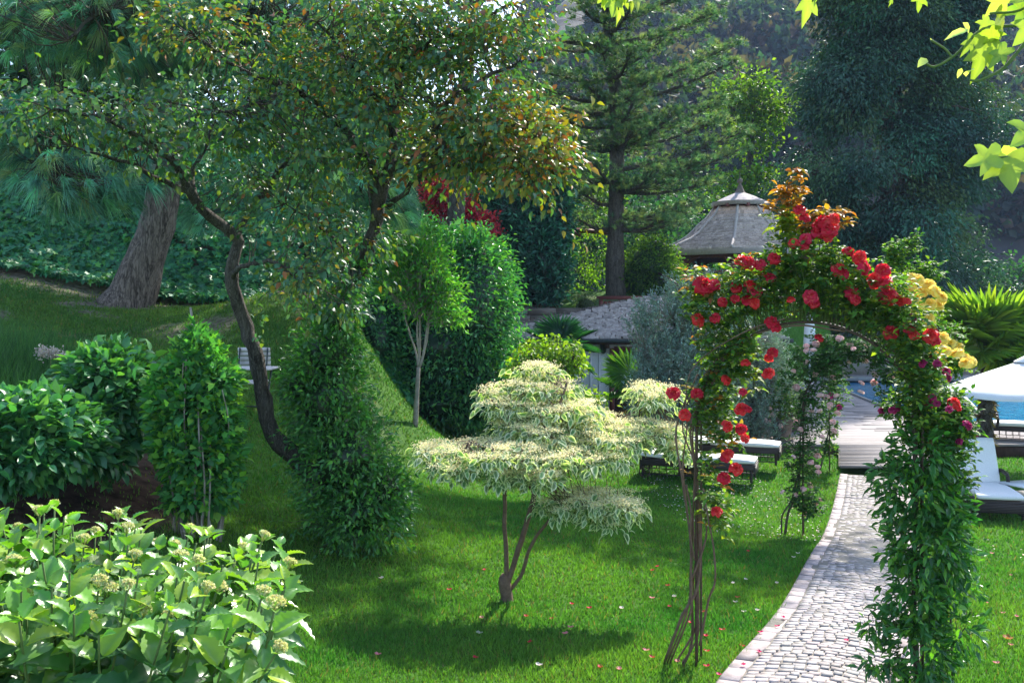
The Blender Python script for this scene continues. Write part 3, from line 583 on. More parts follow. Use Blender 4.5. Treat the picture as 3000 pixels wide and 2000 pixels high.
def added_shade_lime():  # added tree, crown kept out of view, there to shade lawn and bank
    b0 = foot(1325, 26.5); root = thing('added_shade_lime', 'tall lime tree added behind the cherry laurel, its crown out of view to shade the lawn', 'tree', b0)
    tr = spline([b0 - [0, 0, .2], b0 + [.1, 0, 5], b0 + [.4, -.2, 9], b0 + [.5, -.4, 14]], step=.4); m1 = MB(); m1.tube(tr, [.3, .24, .2, .08], 10, bump=.04); S = [tr[-14:]]; cs = []
    for X, Y, Z in [(-5, 23, 12.4), (-3, 26, 13.5), (-1, 23, 12.8), (1, 26, 14), (3, 23.5, 13), (5.5, 26, 14), (8.2, 27.5, 13.5), (-7, 25, 12.8), (-6, 29, 13.8), (-1, 30, 15), (3.5, 29.5, 15), (-3.5, 21.5, 11.6), (-3, 31, 15.5), (0, 32.5, 16), (-6, 31.5, 15), (-9, 27, 13.5), (8.5, 28, 14), (-8, 22, 11.8)]:
        c = np.array([X, Y, Z + 1.2]); k = len(tr) - 1 - int(rnd() * 10); m1.tube(spline([tr[k], tr[k] * .5 + c * .5 + [0, 0, .4], c], step=.4), [.12, .03], 6, cap=False); cs.append(c)
    build('trunk', m1, M['bark'], root); cr = MB(); tw = MB()
    for c, rr_, nn_ in [(c, 2.1, 105) for c in cs] + [(np.array([4.2, 20.2, 12.2]), 1.2, 44), (np.array([8.2, 25, 12.8]), 1.6, 70), (np.array([9.6, 22.5, 12.4]), 1.7, 34), (np.array([2.2, 20.6, 12.2]), .9, 26), (np.array([10.8, 24.5, 12.8]), 1.5, 30)]: P0 = c + inball(nn_) * [rr_, rr_, .85]; twigs(tw, np.tile(c, (nn_, 1)), P0, .02, .005, 0, 4); P = clumps(P0, 13, .26); leafset(cr, P, rn(len(P), 3), .22, .8, [(.06, .15, .03), (.08, .18, .04)], LEAF4)  # the smaller extra lobes are placed to dapple the lawn and path
    build('crown', cr, M['bright'], root, smooth=False); build('twigs', tw, M['twig'], root)
added_shade_lime()

def layered_pine():
    b0 = hit(1805, 862, 33, 40); D = b0[1]
    root = thing('layered_pine', 'tall white pine with dark straight trunk and tiered horizontal boughs on the terrace', 'tree', b0)
    tr = spline([b0 + [0, 0, -.2], W(1802, 760, D), W(1806, 560, D), W(1806, 300, D), W(1780, 60, D), W(1782, -200, D), W(1790, -420, D)], step=.4)
    m1 = MB(); m1.tube(tr, [.40, .30, .27, .24, .20, .15, .04], 14, bump=.04); build('trunk', m1, M['bark'], root)
    nd = MB(); tw = MB(); S = []
    tiers = [(1500, 75, 0), (2110, 30, 0), (1590, 210, 0), (2150, 130, 0), (1540, 240, -1), (1570, 290, 0), (2160, 180, 0), (1560, 330, 1), (2130, 290, 0), (1640, 350, 0), (2180, 385, 0), (1690, 420, 0), (2165, 440, 0), (2110, 350, 1), (1650, 500, 0), (2075, 535, 0), (1700, 560, 0), (2030, 595, 0), (1690, 640, 0), (2010, 620, 1), (2060, 470, -1),
             (1600, 140, 1), (2000, -20, 0), (1640, -40, 0), (2050, 60, 1), (1720, 250, -1), (1900, 230, -2), (1750, 120, -2), (1850, 380, -2), (1740, 480, -2), (1930, 500, -2), (2040, 200, 2), (1600, 400, 2), (1850, 20, -2), (1960, 640, -1), (1985, 650, 1), (1720, 330, 2), (1980, 330, -2), (1900, 420, 2), (1850, 150, -3), (1700, 20, -1), (1950, 110, -1), (1780, -60, -2), (1860, 290, -3), (1560, -120, 0), (2040, -130, 1), (1620, -220, -1), (1990, -240, 0), (2010, -300, -1), (1680, -340, 0), (1900, -370, 0), (1780, -260, 3)]
    for q_, (px, py, dd) in enumerate(tiers):
        e = W(px, py, D + dd * 1.3); zt = e[2] - (.32 if px > 1850 and py < 480 else .12) * abs(e[0] - tr[0][0]) - .1; k = np.abs(tr[:, 2] - zt).argmin(); a = tr[k]
        s_ = spline([a, a * .6 + e * .4 + [0, 0, -.22], a * .25 + e * .75 + [0, 0, -.12], e], step=.25); mq = MB(); mq.tube(s_, [.10, .06, .02], 6, bump=.06)
        if q_ < 100: build('branch', mq, M['bark'], root)
        m_ = len(s_); t = np.linspace(0, 1, m_)
        idx = R.choice(m_, int((24 + 42 * np.linalg.norm(e - a) / 3) * (1 if py > 300 else .8)), p=(t ** .8 + .1) / (t ** .8 + .1).sum()); wd = (.55 * np.sin(math.pi * np.clip(t[idx], 0, .9)) + .22)[:, None]
        c = s_[idx] + rn(len(idx), 3) * np.array([1, 1, .0]) * wd * .75 + np.array([0, 0, .08]) + rn(len(idx), 3) * [0, 0, .07]
        twigs(tw, s_[np.maximum(idx - 2, 0)], c, .012, .005, 0, 4); c = np.vstack([c, c + rn(len(c), 3) * [.18, .18, .05]])
        dirn = nrm((c - a) * [1, 1, .1]); tufts(nd, c, dirn * .5 + [0, 0, .5], 26, .21, .02, [(.10, .20, .09), (.13, .24, .11), (.08, .18, .10), (.22, .29, .12)], .1, .6, NEED3)
    build('crown', nd, M['needle'], root, smooth=False); build('twigs', tw, M['twig'], root)
layered_pine()

def feathery(name, label, f, spec, pal, L, mat, trunk=None, cat='tree', droop=.8, per=7, sig=.22, corec=None, cf=.8):
    root = thing(name, label, cat, f); cr = MB(); tw = MB(); m1 = MB()
    if trunk: s_ = spline(PX(trunk[0]), step=.5); m1.tube(s_, trunk[1], 12, bump=.05); build('trunk', m1, M['pinebark'], root)
    for px, py, D, rx, ry, rd, n in spec:
        c = W(px, py, D); r = np.array([rx / F * D, rd, ry / F * D])
        if corec is not None: core(cr, c, r * cf, corec, int(px), .25)
        P, o = shellpts(c, r, n, .62, 1.08, int(px + py), .28, facing=.7); e = clumps(P, per, (sig, sig, sig * 1.3)); oo = np.repeat(o, per, 0)
        m_ = len(e); A = oo * .5 + np.array([0, 0, -droop]) + rn(m_, 3) * .35; Ls = L * np.clip(1 + rn(m_) * .3, .4, 1.8); Nn = oo + rn(m_, 3) * .5
        leaves(cr, e, A, Nn, Ls, Ls * .34, tint(m_, pal, .22), LEAF4, .15)
        k = n // 5; twigs(tw, np.tile(c, (k, 1)) + rn(k, 3) * r * .15, P[:k], .03, .008, .04, 4)
    build('crown', cr, mat, root, smooth=False); build('twigs', tw, M['twig'], root); return root
def cypress():
    root = thing('giant_cypress', 'massive dark feathery cypress filling the upper right behind the pavilion', 'tree', foot(2620, 47)); D = 47
    tr = spline(PX([(2622, 1000, D), (2618, 600, D), (2610, 250, D), (2600, -100, D), (2590, -450, D)]), step=.6); m1 = MB(); m1.tube(tr, [.8, .6, .45, .3, .08], 12, bump=.05); build('trunk', m1, M['pinebark'], root)
    cr = MB(); tw = MB(); q = 0
    for py in range(-470, 930, 17):
        hw = np.interp(py, [-480, -300, -100, 100, 300, 450, 600, 800, 930], [25, 110, 190, 235, 265, 250, 300, 340, 330]); cx = np.interp(py, [-480, 0, 500, 930], [2590, 2620, 2600, 2650])
        for _ in range(4):
            th = rnd() * 2 * math.pi; rr = (.45 + .6 * rnd()) * hw * (1 + .16 * rn())
            if math.sin(th) > .5 and rnd() < .7: continue
            px = cx + rr * math.cos(th); dd = rr / F * D * math.sin(th) * .8; c = W(px, py + rr * .12, D + dd); k = np.abs(tr[:, 2] - c[2] - .8).argmin(); L = np.linalg.norm(c - tr[k])
            r = np.array([1.0 + .5 * rnd(), 1.0, .55 + .35 * rnd()]) * (1.0 + .15 * L / 4); o = nrm((c - tr[k]) * [1, 1, .2])
            twigs(tw, tr[k][None], c[None], .09, .03, -.05, 7, 5); n = 58; v = inball(n); P = c + v * r; P[:, 2] -= .25 * (v[:, 0] * o[0] + v[:, 1] * o[1]) * r[0]; twigs(tw, np.tile(c, (12, 1)), P[:12], .03, .008, .05, 4)
            e = clumps(P, 17, (.30, .30, .22)); m_ = len(e); A = (e - c) * .5 + o * .5 + [0, 0, -.55] + rn(m_, 3) * .55; Ls = .17 * np.clip(1 + rn(m_) * .35, .4, 2); cc = tint(1, [(.035, .10, .065), (.045, .12, .07), (.04, .09, .06), (.075, .13, .05)], .2)[0]
            leaves(cr, e, A, rn(m_, 3) + o, Ls, Ls * .42, np.clip(cc * (1 + rn(m_, 1) * .25), .004, .5), LEAF4, .2)
    build('crown', cr, M['ivy'], root, smooth=False); build('twigs', tw, M['twig'], root)
cypress()
feathery('thuja_hedge', 'tall dark green thuja hedge between the laurel and the white pine', W(1530, 890, 36),
         [(1530, 740, 36, 135, 170, 1.6, 900), (1480, 640, 36, 110, 120, 1.5, 500), (1600, 620, 36.3, 70, 130, 1.3, 350), (1590, 780, 35.6, 70, 110, 1.2, 380), (1430, 740, 36, 70, 150, 1.3, 300), (1560, 600, 36.5, 90, 90, 1.2, 250)],
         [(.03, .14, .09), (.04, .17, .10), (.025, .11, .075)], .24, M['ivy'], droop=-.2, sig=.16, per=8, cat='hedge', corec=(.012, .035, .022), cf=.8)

# laurel: the big glossy bush
def shrub(name, label, f, spec, pal, L, ratio, mat, cat='shrub', tm=LEAF4, corec=None, per=5, sig=.10, droop=.3, up=.8, stems=(), stemmat='twig', hi=1.08, lo=.8, wts=None, var=.18, cf=.78, group=None):
    root = thing(name, label, cat, f, group); cr = MB(); st = MB()
    for px, py, D, rx, ry, rd, n in spec:
        c = W(px, py, D); r = np.array([rx / F * D, rd, ry / F * D])
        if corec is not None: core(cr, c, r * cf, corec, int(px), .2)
        P, o = shellpts(c, r, n, lo, hi, int(px + py), .2, facing=.75); e = clumps(P, per, sig); leafset(cr, e, np.repeat(o, per, 0) * .8 + (e - np.repeat(P, per, 0)) / sig * .35, L, ratio, pal, tm, droop, .5, up, var, wts)
        k = max(3, n // 12); twigs(st, np.tile(c + [0, 0, -r[2] * .7], (k, 1)) + rn(k, 3) * r * .1, P[:k], .012, .004, .0, 4)
    for s_ in stems: ss = spline(PX(s_[0]), step=.1); st.tube(ss, s_[1], 7)
    build('foliage', cr, mat, root, smooth=False); build('stems', st, M[stemmat], root); return root
shrub('cherry_laurel', 'broad rounded glossy cherry laurel behind the slender pale-stemmed tree', W(1300, 1245, 23),
      [(1300, 1040, 23, 205, 200, 1.7, 1500), (1290, 830, 23, 170, 150, 1.5, 1100), (1390, 900, 22.6, 110, 220, 1.3, 1100), (1180, 900, 23.3, 100, 190, 1.2, 700), (1400, 1130, 22.5, 95, 110, 1.1, 560), (1160, 1120, 23, 100, 110, 1.1, 450), (1350, 760, 23, 90, 80, 1., 330), (1200, 730, 23, 90, 70, 1, 260), (1300, 1180, 22.5, 190, 60, 1.2, 400), (1115, 1010, 22.2, 75, 170, 1.2, 600), (1120, 1160, 21.6, 75, 70, 1.0, 300)],
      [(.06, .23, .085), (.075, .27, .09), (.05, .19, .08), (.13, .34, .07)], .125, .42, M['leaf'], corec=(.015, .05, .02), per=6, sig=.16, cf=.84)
def slender():
    b0 = hit(1215, 1244, 15, 25); D = b0[1]
    root = thing('slender_tree', 'slender young tree with pale bare stem forking below a bright green crown', 'tree', b0); m1 = MB()
    for pts, r in [([(1216, 1250), (1222, 1150), (1226, 1075)], [.052, .040, .036]), ([(1226, 1080), (1240, 1040), (1255, 930), (1262, 840)], [.026, .02, .012]), ([(1226, 1080), (1218, 1030), (1195, 960), (1182, 900), (1180, 830)], [.022, .016, .01]), ([(1226, 1075), (1230, 1000), (1228, 880), (1210, 780), (1200, 700)], [.024, .017, .01]), ([(1232, 1060), (1250, 1000), (1262, 900), (1290, 800)], [.018, .013, .01]), ([(1182, 900), (1160, 870), (1140, 850)], [.015, .008]), ([(1228, 1040), (1222, 960), (1240, 850)], [.02, .012])]:
        m1.tube(spline([W(a, b, D) for a, b in pts], step=.1), r, 8, bump=.04)
    build('trunk', m1, M['palebark'], root); cr = MB(); tw = MB()
    for px, py, rx, ry, n in [(1190, 740, 80, 60, 60), (1230, 800, 90, 60, 70), (1290, 860, 75, 60, 60), (1320, 920, 50, 35, 26), (1170, 830, 60, 50, 34), (1210, 690, 60, 40, 30), (1270, 780, 60, 60, 36), (1240, 880, 60, 40, 26)]:
        c = blob(px, py, D, rx, ry, .7, n); twigs(tw, W(1228, 960, D)[None] + (c - W(1228, 960, D)) * .45, c, .008, .003, 0, 4); P = clumps(c, 14, .09)
        leafset(cr, P, P - np.repeat(c, 14, 0) + .1 * (P - W(1228, 900, D)), .11, .36, [(.08, .26, .05), (.10, .31, .06), (.07, .20, .05), (.17, .35, .05)], LEAF4, .1, .5, .7)
    build('crown', cr, M['soft'], root, smooth=False); build('twigs', tw, M['palebark'], root)
slender()
# ivy over the bank
def ivy():
    n = 30000; x = -12.5 + rnd(n) * 10.8; y = 20.3 + rnd(n) ** 1.2 * 6.5; lim = 20.6 + .35 * (fbm(x, y, 1.5, 4) - .5) * 2; ok = (y > lim) & ((x < -2.3)); x = x[ok]; y = y[ok]
    z = G(x, y); e = .1; gx_ = (G(x + e, y) - G(x - e, y)) / (2 * e); gy_ = (G(x, y + e) - G(x, y - e)) / (2 * e); nn = nrm(np.stack([-gx_, -gy_, np.ones(len(x))], -1))
    lump = fbm(x, z * 1.3 + y, .7, 31)[:, None]; P = np.stack([x, y, z], -1) + nn * (.02 + .30 * lump + .05 * rnd(len(x), 1)); m_ = len(x)
    A = np.array([0, -.4, -.9]) + rn(m_, 3) * .55; Ls = .13 * np.clip(1 + rn(m_) * .25, .5, 1.6); mb = MB(); leaves(mb, P, A, nn + rn(m_, 3) * .38, Ls, Ls * 1.0, tint(m_, [(.04, .19, .08), (.05, .22, .08), (.03, .15, .07), (.09, .27, .06)], .22), LOBED)
    tag(build('ivy', mb, M['ivy'], None, False), 'dense dark green ivy covering the steep bank behind the pine trunk', 'ivy', kind='stuff')
ivy()

# dark wood on the left behind the pines, trees behind the terrace
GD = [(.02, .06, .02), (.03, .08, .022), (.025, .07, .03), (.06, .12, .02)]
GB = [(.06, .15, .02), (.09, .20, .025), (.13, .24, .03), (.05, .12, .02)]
GT = [(.03, .10, .05), (.04, .12, .055), (.03, .085, .05)]
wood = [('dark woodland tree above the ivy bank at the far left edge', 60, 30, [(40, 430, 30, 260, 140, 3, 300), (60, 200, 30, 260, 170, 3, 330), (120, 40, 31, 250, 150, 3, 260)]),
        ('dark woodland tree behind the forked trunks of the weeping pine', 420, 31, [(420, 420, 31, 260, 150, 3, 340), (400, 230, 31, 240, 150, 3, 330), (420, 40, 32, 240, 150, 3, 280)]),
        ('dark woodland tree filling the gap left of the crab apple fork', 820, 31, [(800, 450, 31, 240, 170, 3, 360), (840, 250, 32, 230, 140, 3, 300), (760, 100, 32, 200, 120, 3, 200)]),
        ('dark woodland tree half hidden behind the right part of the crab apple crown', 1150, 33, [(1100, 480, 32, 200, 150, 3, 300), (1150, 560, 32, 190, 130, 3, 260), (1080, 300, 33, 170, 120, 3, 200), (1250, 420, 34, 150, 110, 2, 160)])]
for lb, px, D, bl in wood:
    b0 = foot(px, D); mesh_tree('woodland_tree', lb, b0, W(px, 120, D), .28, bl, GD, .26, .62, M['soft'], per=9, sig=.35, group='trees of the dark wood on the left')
# dark tall trunks seen between crown layers
for px, wd, lb in [(435, .36, 'straight black trunk just left of the weeping pine trunk'), (375, .18, 'thin black trunk further left in the shade of the pine')]:
    b0 = foot(px, 24.5); r_ = thing('shaded_trunk_tree', lb, 'tree', b0); m1 = MB(); s_ = spline([b0 - [0, 0, .2], W(px - 4, 500, 24.5), W(px, 200, 24.5), W(px + 6, -150, 24.5)], step=.4); m1.tube(s_, [wd * .62, wd * .5, wd * .45, wd * .25], 12, bump=.05); build('trunk', m1, M['bark'], r_)
    cr = MB(); c = blob(px, -120, 24.5, 200, 130, 2, 120); P = clumps(c, 8, .25); leafset(cr, P, P - np.repeat(c, 8, 0), .22, .6, GD, LEAF4); build('crown', cr, M['soft'], r_, smooth=False)
mesh_tree('bright_tree', 'sunlit lime green tree between the white pine and the giant cypress', W(2190, 700, 52), W(2210, 330, 52), .2, [(2190, 270, 52, 95, 60, 2, 130), (2260, 330, 52, 60, 60, 2, 70), (2150, 330, 52, 70, 60, 2, 60), (2200, 410, 52, 80, 50, 2, 60), (2160, 560, 50, 110, 60, 2, 80), (2220, 520, 50, 60, 40, 1.5, 40)], GB, .26, .6, M['bright'], per=9, sig=.34)
mesh_tree('bright_tree', 'pale green tree top showing between the crab apple and the white pine', W(1590, 620, 48), W(1560, 300, 48), .2, [(1560, 290, 48, 60, 45, 1.5, 60), (1620, 400, 48, 90, 60, 2, 70), (1700, 500, 47, 90, 70, 2, 90), (1600, 480, 48, 60, 60, 2, 60), (1740, 600, 46, 80, 60, 2, 60)], GB, .22, .6, M['bright'], per=9, sig=.3)
far_ = [(1700, 700, 62, 'teal hazy tree left of the white pine trunk beyond the terrace'), (1930, 690, 60, 'teal hazy tree right of the white pine trunk beyond the terrace'), (2080, 640, 66, 'hazy blue-green tree rising left of the pavilion spire'), (2280, 620, 64, 'hazy blue-green tree right of the pavilion spire'), (1560, 640, 66, 'hazy tree behind the thuja hedge'), (2000, 820, 56, 'dark hazy tree low behind the pavilion roof'), (2990, 900, 62, 'hazy tree at the right edge beyond the pool'), (1840, 560, 74, 'distant hazy tree behind the boughs of the white pine')]
for px, py, D, lb in far_:
    mesh_tree('hazy_tree', lb, W(px, 930, D), W(px, py - 120, D), .3, [(px - 40, py - 60, D, 90, 90, 3, 90), (px + 50, py - 20, D, 90, 90, 3, 90), (px, py + 80, D, 130, 90, 3, 120), (px, py + 180, D, 120, 80, 3, 70)], GT, .34, .6, M['soft'], per=9, sig=.5, group='hazy trees beyond the terrace')
# forest over the far hill: stuff, one mass
def hill_forest():
    n = 15000; az = -.35 + rnd(n) * .95; Dh = 120 * (440 / 120) ** rnd(n); x = az * Dh; y = Dh; dens = fbm(x, y, 90, 12); ok = (dens > .36) | (y < 170); x = x[ok]; y = y[ok]; z = hillz(x, y); ok = z > -8; x, y, z = x[ok], y[ok], z[ok]
    cr = MB(); k = len(x); hgt = 4 + 4.5 * rnd(k); per = 30; P = np.repeat(np.stack([x, y, z], -1), per, 0); u = inball(len(P)); hh = np.repeat(hgt, per)[:, None]
    tz = rnd(len(P), 1); P = P + u * np.array([1, 1, 0]) * hh * .42 * (1.05 - tz) + np.array([0, 0, 1]) * hh * tz; Ls = np.repeat(hgt, per) * .24
    C = np.repeat(tint(k, [(.025, .055, .045), (.03, .065, .05), (.04, .055, .04), (.07, .055, .045)], .2), per, 0); leaves(cr, P, rn(len(P), 3) + [0, 0, .3], rn(len(P), 3), Ls, Ls * .7, C * (1 + rn(len(P), 1) * .12), LEAF4)
    tag(build('hillside_forest', cr, M['soft'], None, False), 'hazy forest of small trees scattered over the far hillside', 'forest', kind='stuff')
hill_forest()
# red japanese maple, arbour, sunny shrubs on the terrace
mesh_tree('red_maple', 'dark red japanese maple in front of the thuja hedge', hit(1380, 900, 28, 38), W(1370, 640, 31), .07, [(1290, 565, 28, 60, 40, .7, 80), (1330, 610, 28, 65, 45, .7, 100), (1390, 655, 28, 65, 45, .7, 110), (1370, 700, 28, 70, 35, .7, 70), (1430, 690, 30, 40, 20, .5, 18), (1420, 220, 30, 25, 30, .4, 10), (1450, 290, 30, 30, 25, .4, 12)], [(.38, .025, .06), (.48, .04, .09), (.24, .02, .05)], .12, .5, M['soft'], per=12, sig=.12)
b0 = hit(1950, 868, 33, 45)
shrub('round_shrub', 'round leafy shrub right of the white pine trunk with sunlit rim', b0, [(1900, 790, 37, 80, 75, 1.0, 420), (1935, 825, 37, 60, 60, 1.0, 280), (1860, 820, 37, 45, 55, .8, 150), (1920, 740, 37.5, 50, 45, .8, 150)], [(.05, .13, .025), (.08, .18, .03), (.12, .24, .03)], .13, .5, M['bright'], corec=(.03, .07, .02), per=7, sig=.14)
climber('arbour_vine', 'sunlit yellow-green vine covering the timber arbour left of the white pine trunk', hit(1720, 860, 33, 45), [(1690, 790, 38, 50, 70, .5, 500), (1740, 740, 38.5, 60, 70, .6, 520), (1770, 800, 38, 30, 60, .4, 200), (1660, 700, 38.5, 25, 60, .4, 200), (1720, 660, 39, 70, 30, .6, 260)], [(.12, .26, .02), (.16, .30, .03), (.08, .20, .02)], .12, .6, M['bright'], 'climbing plant', core_c=None, tm=LEAF4)
t_ = thing('arbour', 'red-brown timber arbour under the yellow-green vine', 'arbour', hit(1720, 860, 33, 45)); z0 = float(t_.location.z)
for px in (1665, 1785): m_ = MB(); p_ = W(px, 700, 38.3); m_.box((p_[0], p_[1], (z0 + W(0, 665, 38.3)[2]) / 2), (.14, .14, W(0, 665, 38.3)[2] - z0)); build('post', m_, M['redwood'], t_)
m_ = MB(); a, b = W(1650, 672, 38.3), W(1800, 682, 38.3); m_.tube([a, b], [.09], 4); build('beam', m_, M['redwood'], t_)
m_ = MB(); a, b = W(1660, 668, 38.5), W(1700, 690, 38.0); m_.tube([a, b], [.07], 4); build('rafter', m_, M['redwood'], t_)
# lantern on a post
b0 = hit(1880, 850, 33, 45); t_ = thing('lantern_post', 'small black lantern on a thin post above the round shrub', 'lamp', b0); pb = W(1880, 735, b0[1])
m_ = MB(); m_.tube([b0 - [0, 0, .1], np.array([pb[0], pb[1], W(0, 700, b0[1])[2]])], [.035], 8); build('post', m_, M['greymetal'], t_)
zt = W(0, 700, b0[1])[2]; m_ = MB(); m_.lathe([(.06, 0), (.16, .02), (.19, .30), (.22, .32)], (pb[0], pb[1], zt), 4, a0=.78); m_.lathe([(.25, .32), (.08, .44), (.01, .52)], (pb[0], pb[1], zt), 4, a0=.78); build('lantern', m_, M['greymetal'], t_, smooth=False)
m_ = MB(); m_.tube([W(1930, 800, 36), W(1992, 838, 35)], [.05], 6); m_.tube([W(1930, 812, 36), W(1992, 850, 35)], [.03], 6); t_ = build('stair_rail', m_, M['darkwood']); tag(t_, 'sloping brown timber stair rail in front of the round shrub', 'railing')

# ------------------------------------------------------------------ pavilion (gazebo)
def pavilion():
    D = 42.5; cx = (2168 - 1500) / F * D; sx = D / F; zz = lambda py: CAMZ - (py - HOR) / F * D; zf = g(cx, D); a0 = math.radians(-90 - 18)
    root = thing('pavilion', 'octagonal garden pavilion with bell-shaped shingle roof and pointed finial', 'pavilion', (cx, D, zf)); c = (cx, D, 0)
    prof = [(213, 740), (178, 720), (151, 708), (133, 695), (118, 680), (102, 660), (86, 640), (66, 610)]
    P = np.array([(r * sx * (1.09 + .07 * (y > 650)), zz(y)) for r, y in prof]); tt = np.concatenate([[0], np.cumsum(np.linalg.norm(np.diff(P, axis=0), axis=1))])
    def rof(s): return np.interp(s, tt, P[:, 0]), np.interp(s, tt, P[:, 1])
    roof = MB(); roof.lathe([(P[k][0], P[k][1] - .03) for k in range(len(P))], c, 8, (.4, .4, .4), a0); s = 0
    while s < tt[-1] - .1:
        r1, z1 = rof(s); r2, z2 = rof(min(s + .26, tt[-1])); 
        for k in range(8):
            A0, A1 = a0 + k * math.pi / 4, a0 + (k + 1) * math.pi / 4; p0 = np.array([math.cos(A0), math.sin(A0), 0]); p1 = np.array([math.cos(A1), math.sin(A1), 0]); nw = max(3, int(np.linalg.norm(p1 - p0) * r1 / .14)); f = 0
            e = np.sort(np.concatenate([[0, 1], (np.arange(1, nw) + rnd(nw - 1) * .5 - .25) / nw]))
            for a, b in zip(e[:-1], e[1:]):
                o = .065 + rnd() * .025; dn = rn() * .012; q0, q1 = p0 * (1 - a) + p1 * a, p0 * (1 - b + .0) + p1 * b; V = []
                for (q, r, z, h) in [(q0, r1 + .0, z1 + dn, o), (q1, r1, z1 + dn, o), (q1, r2, z2, .012), (q0, r2, z2, .012)]: V.append(np.array(c) + q * (r + h * .4) + [0, 0, z + h])
                V += [V[0] - [0, 0, o], V[1] - [0, 0, o]]; wm = .5 * (1 + rn() * .13); warm = sst(.75, 1, s / tt[-1]) * .5
                roof.add(V, [(0, 1, 2, 3), (4, 5, 1, 0)], (wm * (1.08 + warm), wm * (.97 + warm * .35), wm * .88))
        s += .2
    rp = build('roof', roof, M['shingle'], root, smooth=False)
    hip = MB()
    for k in range(8):
        A0 = a0 + k * math.pi / 4; d = np.array([math.cos(A0), math.sin(A0), 0]); hip.tube([np.array(c) + d * (r + .03) + [0, 0, z + .05] for r, z in [rof(s) for s in np.linspace(0, tt[-1], 24)]], [.06], 4, (.56, .55, .52))
    build('ridge_cap', hip, M['shingle'], rp, smooth=False)
    R0, Z0 = P[0]; fa = MB(); fa.lathe([(R0 + .03, Z0 + .0), (R0 + .03, Z0 - .22), (R0 - .02, Z0 - .22), (R0 - .02, Z0)], c, 8, None, a0); build('fascia', fa, M['trim'], root, smooth=False)
    so_ = MB(); so_.lathe([(R0 - .03, Z0 - .03), (.2, Z0 + .1)], c, 8, None, a0); build('ceiling', so_, M['redwood'], root, smooth=False)
    # cap
    cp = MB(); cp.lathe([(84 * sx, zz(595)), (62 * sx, zz(585)), (40 * sx, zz(575)), (22 * sx, zz(568)), (8 * sx, zz(563))], c, 8, (.42, .42, .44), a0); cr_ = build('roof_cap', cp, M['shingle'], root, smooth=False)
    cf_ = MB(); cf_.lathe([(85 * sx, zz(593.5)), (84 * sx, zz(605)), (80 * sx, zz(605)), (60 * sx, zz(598))], c, 8, None, a0); build('cap_fascia', cf_, M['trim'], cr_, smooth=False)
    nk = MB(); nk.lathe([(57 * sx, zz(596)), (57 * sx, zz(622))], c, 8, None, a0); build('lantern_neck', nk, M['redwood'], cr_, smooth=False)
    for k in range(8): br = MB(); A0 = a0 + (k + .5) * math.pi / 4; br.box((cx + math.cos(A0) * 68 * sx, D + math.sin(A0) * 68 * sx, zz(606)), (.30, .14, .14), A0); build('bracket', br, M['redwood'], cr_, smooth=False)
    fi = MB(); fi.lathe([(25 * sx, zz(573)), (17 * sx, zz(567)), (12 * sx, zz(559)), (8 * sx, zz(549)), (4 * sx, zz(540)), (3.6 * sx, zz(538)), (6.5 * sx, zz(536)), (8.2 * sx, zz(531)), (7 * sx, zz(526)), (2.5 * sx, zz(523)), (.8 * sx, zz(520)), (.5 * sx, zz(497)), (.1, zz(496))][:-1], c, 16); build('finial', fi, M['terracotta'], root)
    for k in range(8):
        A0 = a0 + k * math.pi / 4; rr = R0 * .80; px_, py_ = cx + math.cos(A0) * rr, D + math.sin(A0) * rr; m_ = MB(); m_.box((px_, py_, (zf + Z0) / 2 - .05), (.17, .17, Z0 - zf + .1), A0); po = build('post', m_, M['redwood'], root, smooth=False)
        m_ = MB()
        for sgn in (-1, 1):
            A1 = A0 + sgn * math.pi / 4; q = np.array([math.cos(A1) * rr + cx - px_, math.sin(A1) * rr + D - py_, 0]) / np.linalg.norm([math.cos(A1) * rr + cx - px_, math.sin(A1) * rr + D - py_]); th = np.linspace(0, math.pi / 2, 8)
            m_.tube([np.array([px_, py_, Z0 - 1.0]) + q * (.75 * (1 - math.cos(t))) + [0, 0, .75 * math.sin(t)] for t in th], [.055], 5)
        build('arched_brace', m_, M['redwood'], po)
    rl = MB(); rl.lathe([(R0 * .81, Z0 - .32), (R0 * .81, Z0 - .08)], c, 8, None, a0); rl.lathe([(R0 * .81, zf + .8), (R0 * .81, zf + .9)], c, 8, None, a0); build('rail', rl, M['redwood'], root, smooth=False)
    fl = MB(); fl.lathe([(0.01, zf + .08), (R0 * .84, zf + .08), (R0 * .84, zf - .4)], c, 8, None, a0); build('floor', fl, M['darkwood'], root, smooth=False)
pavilion()

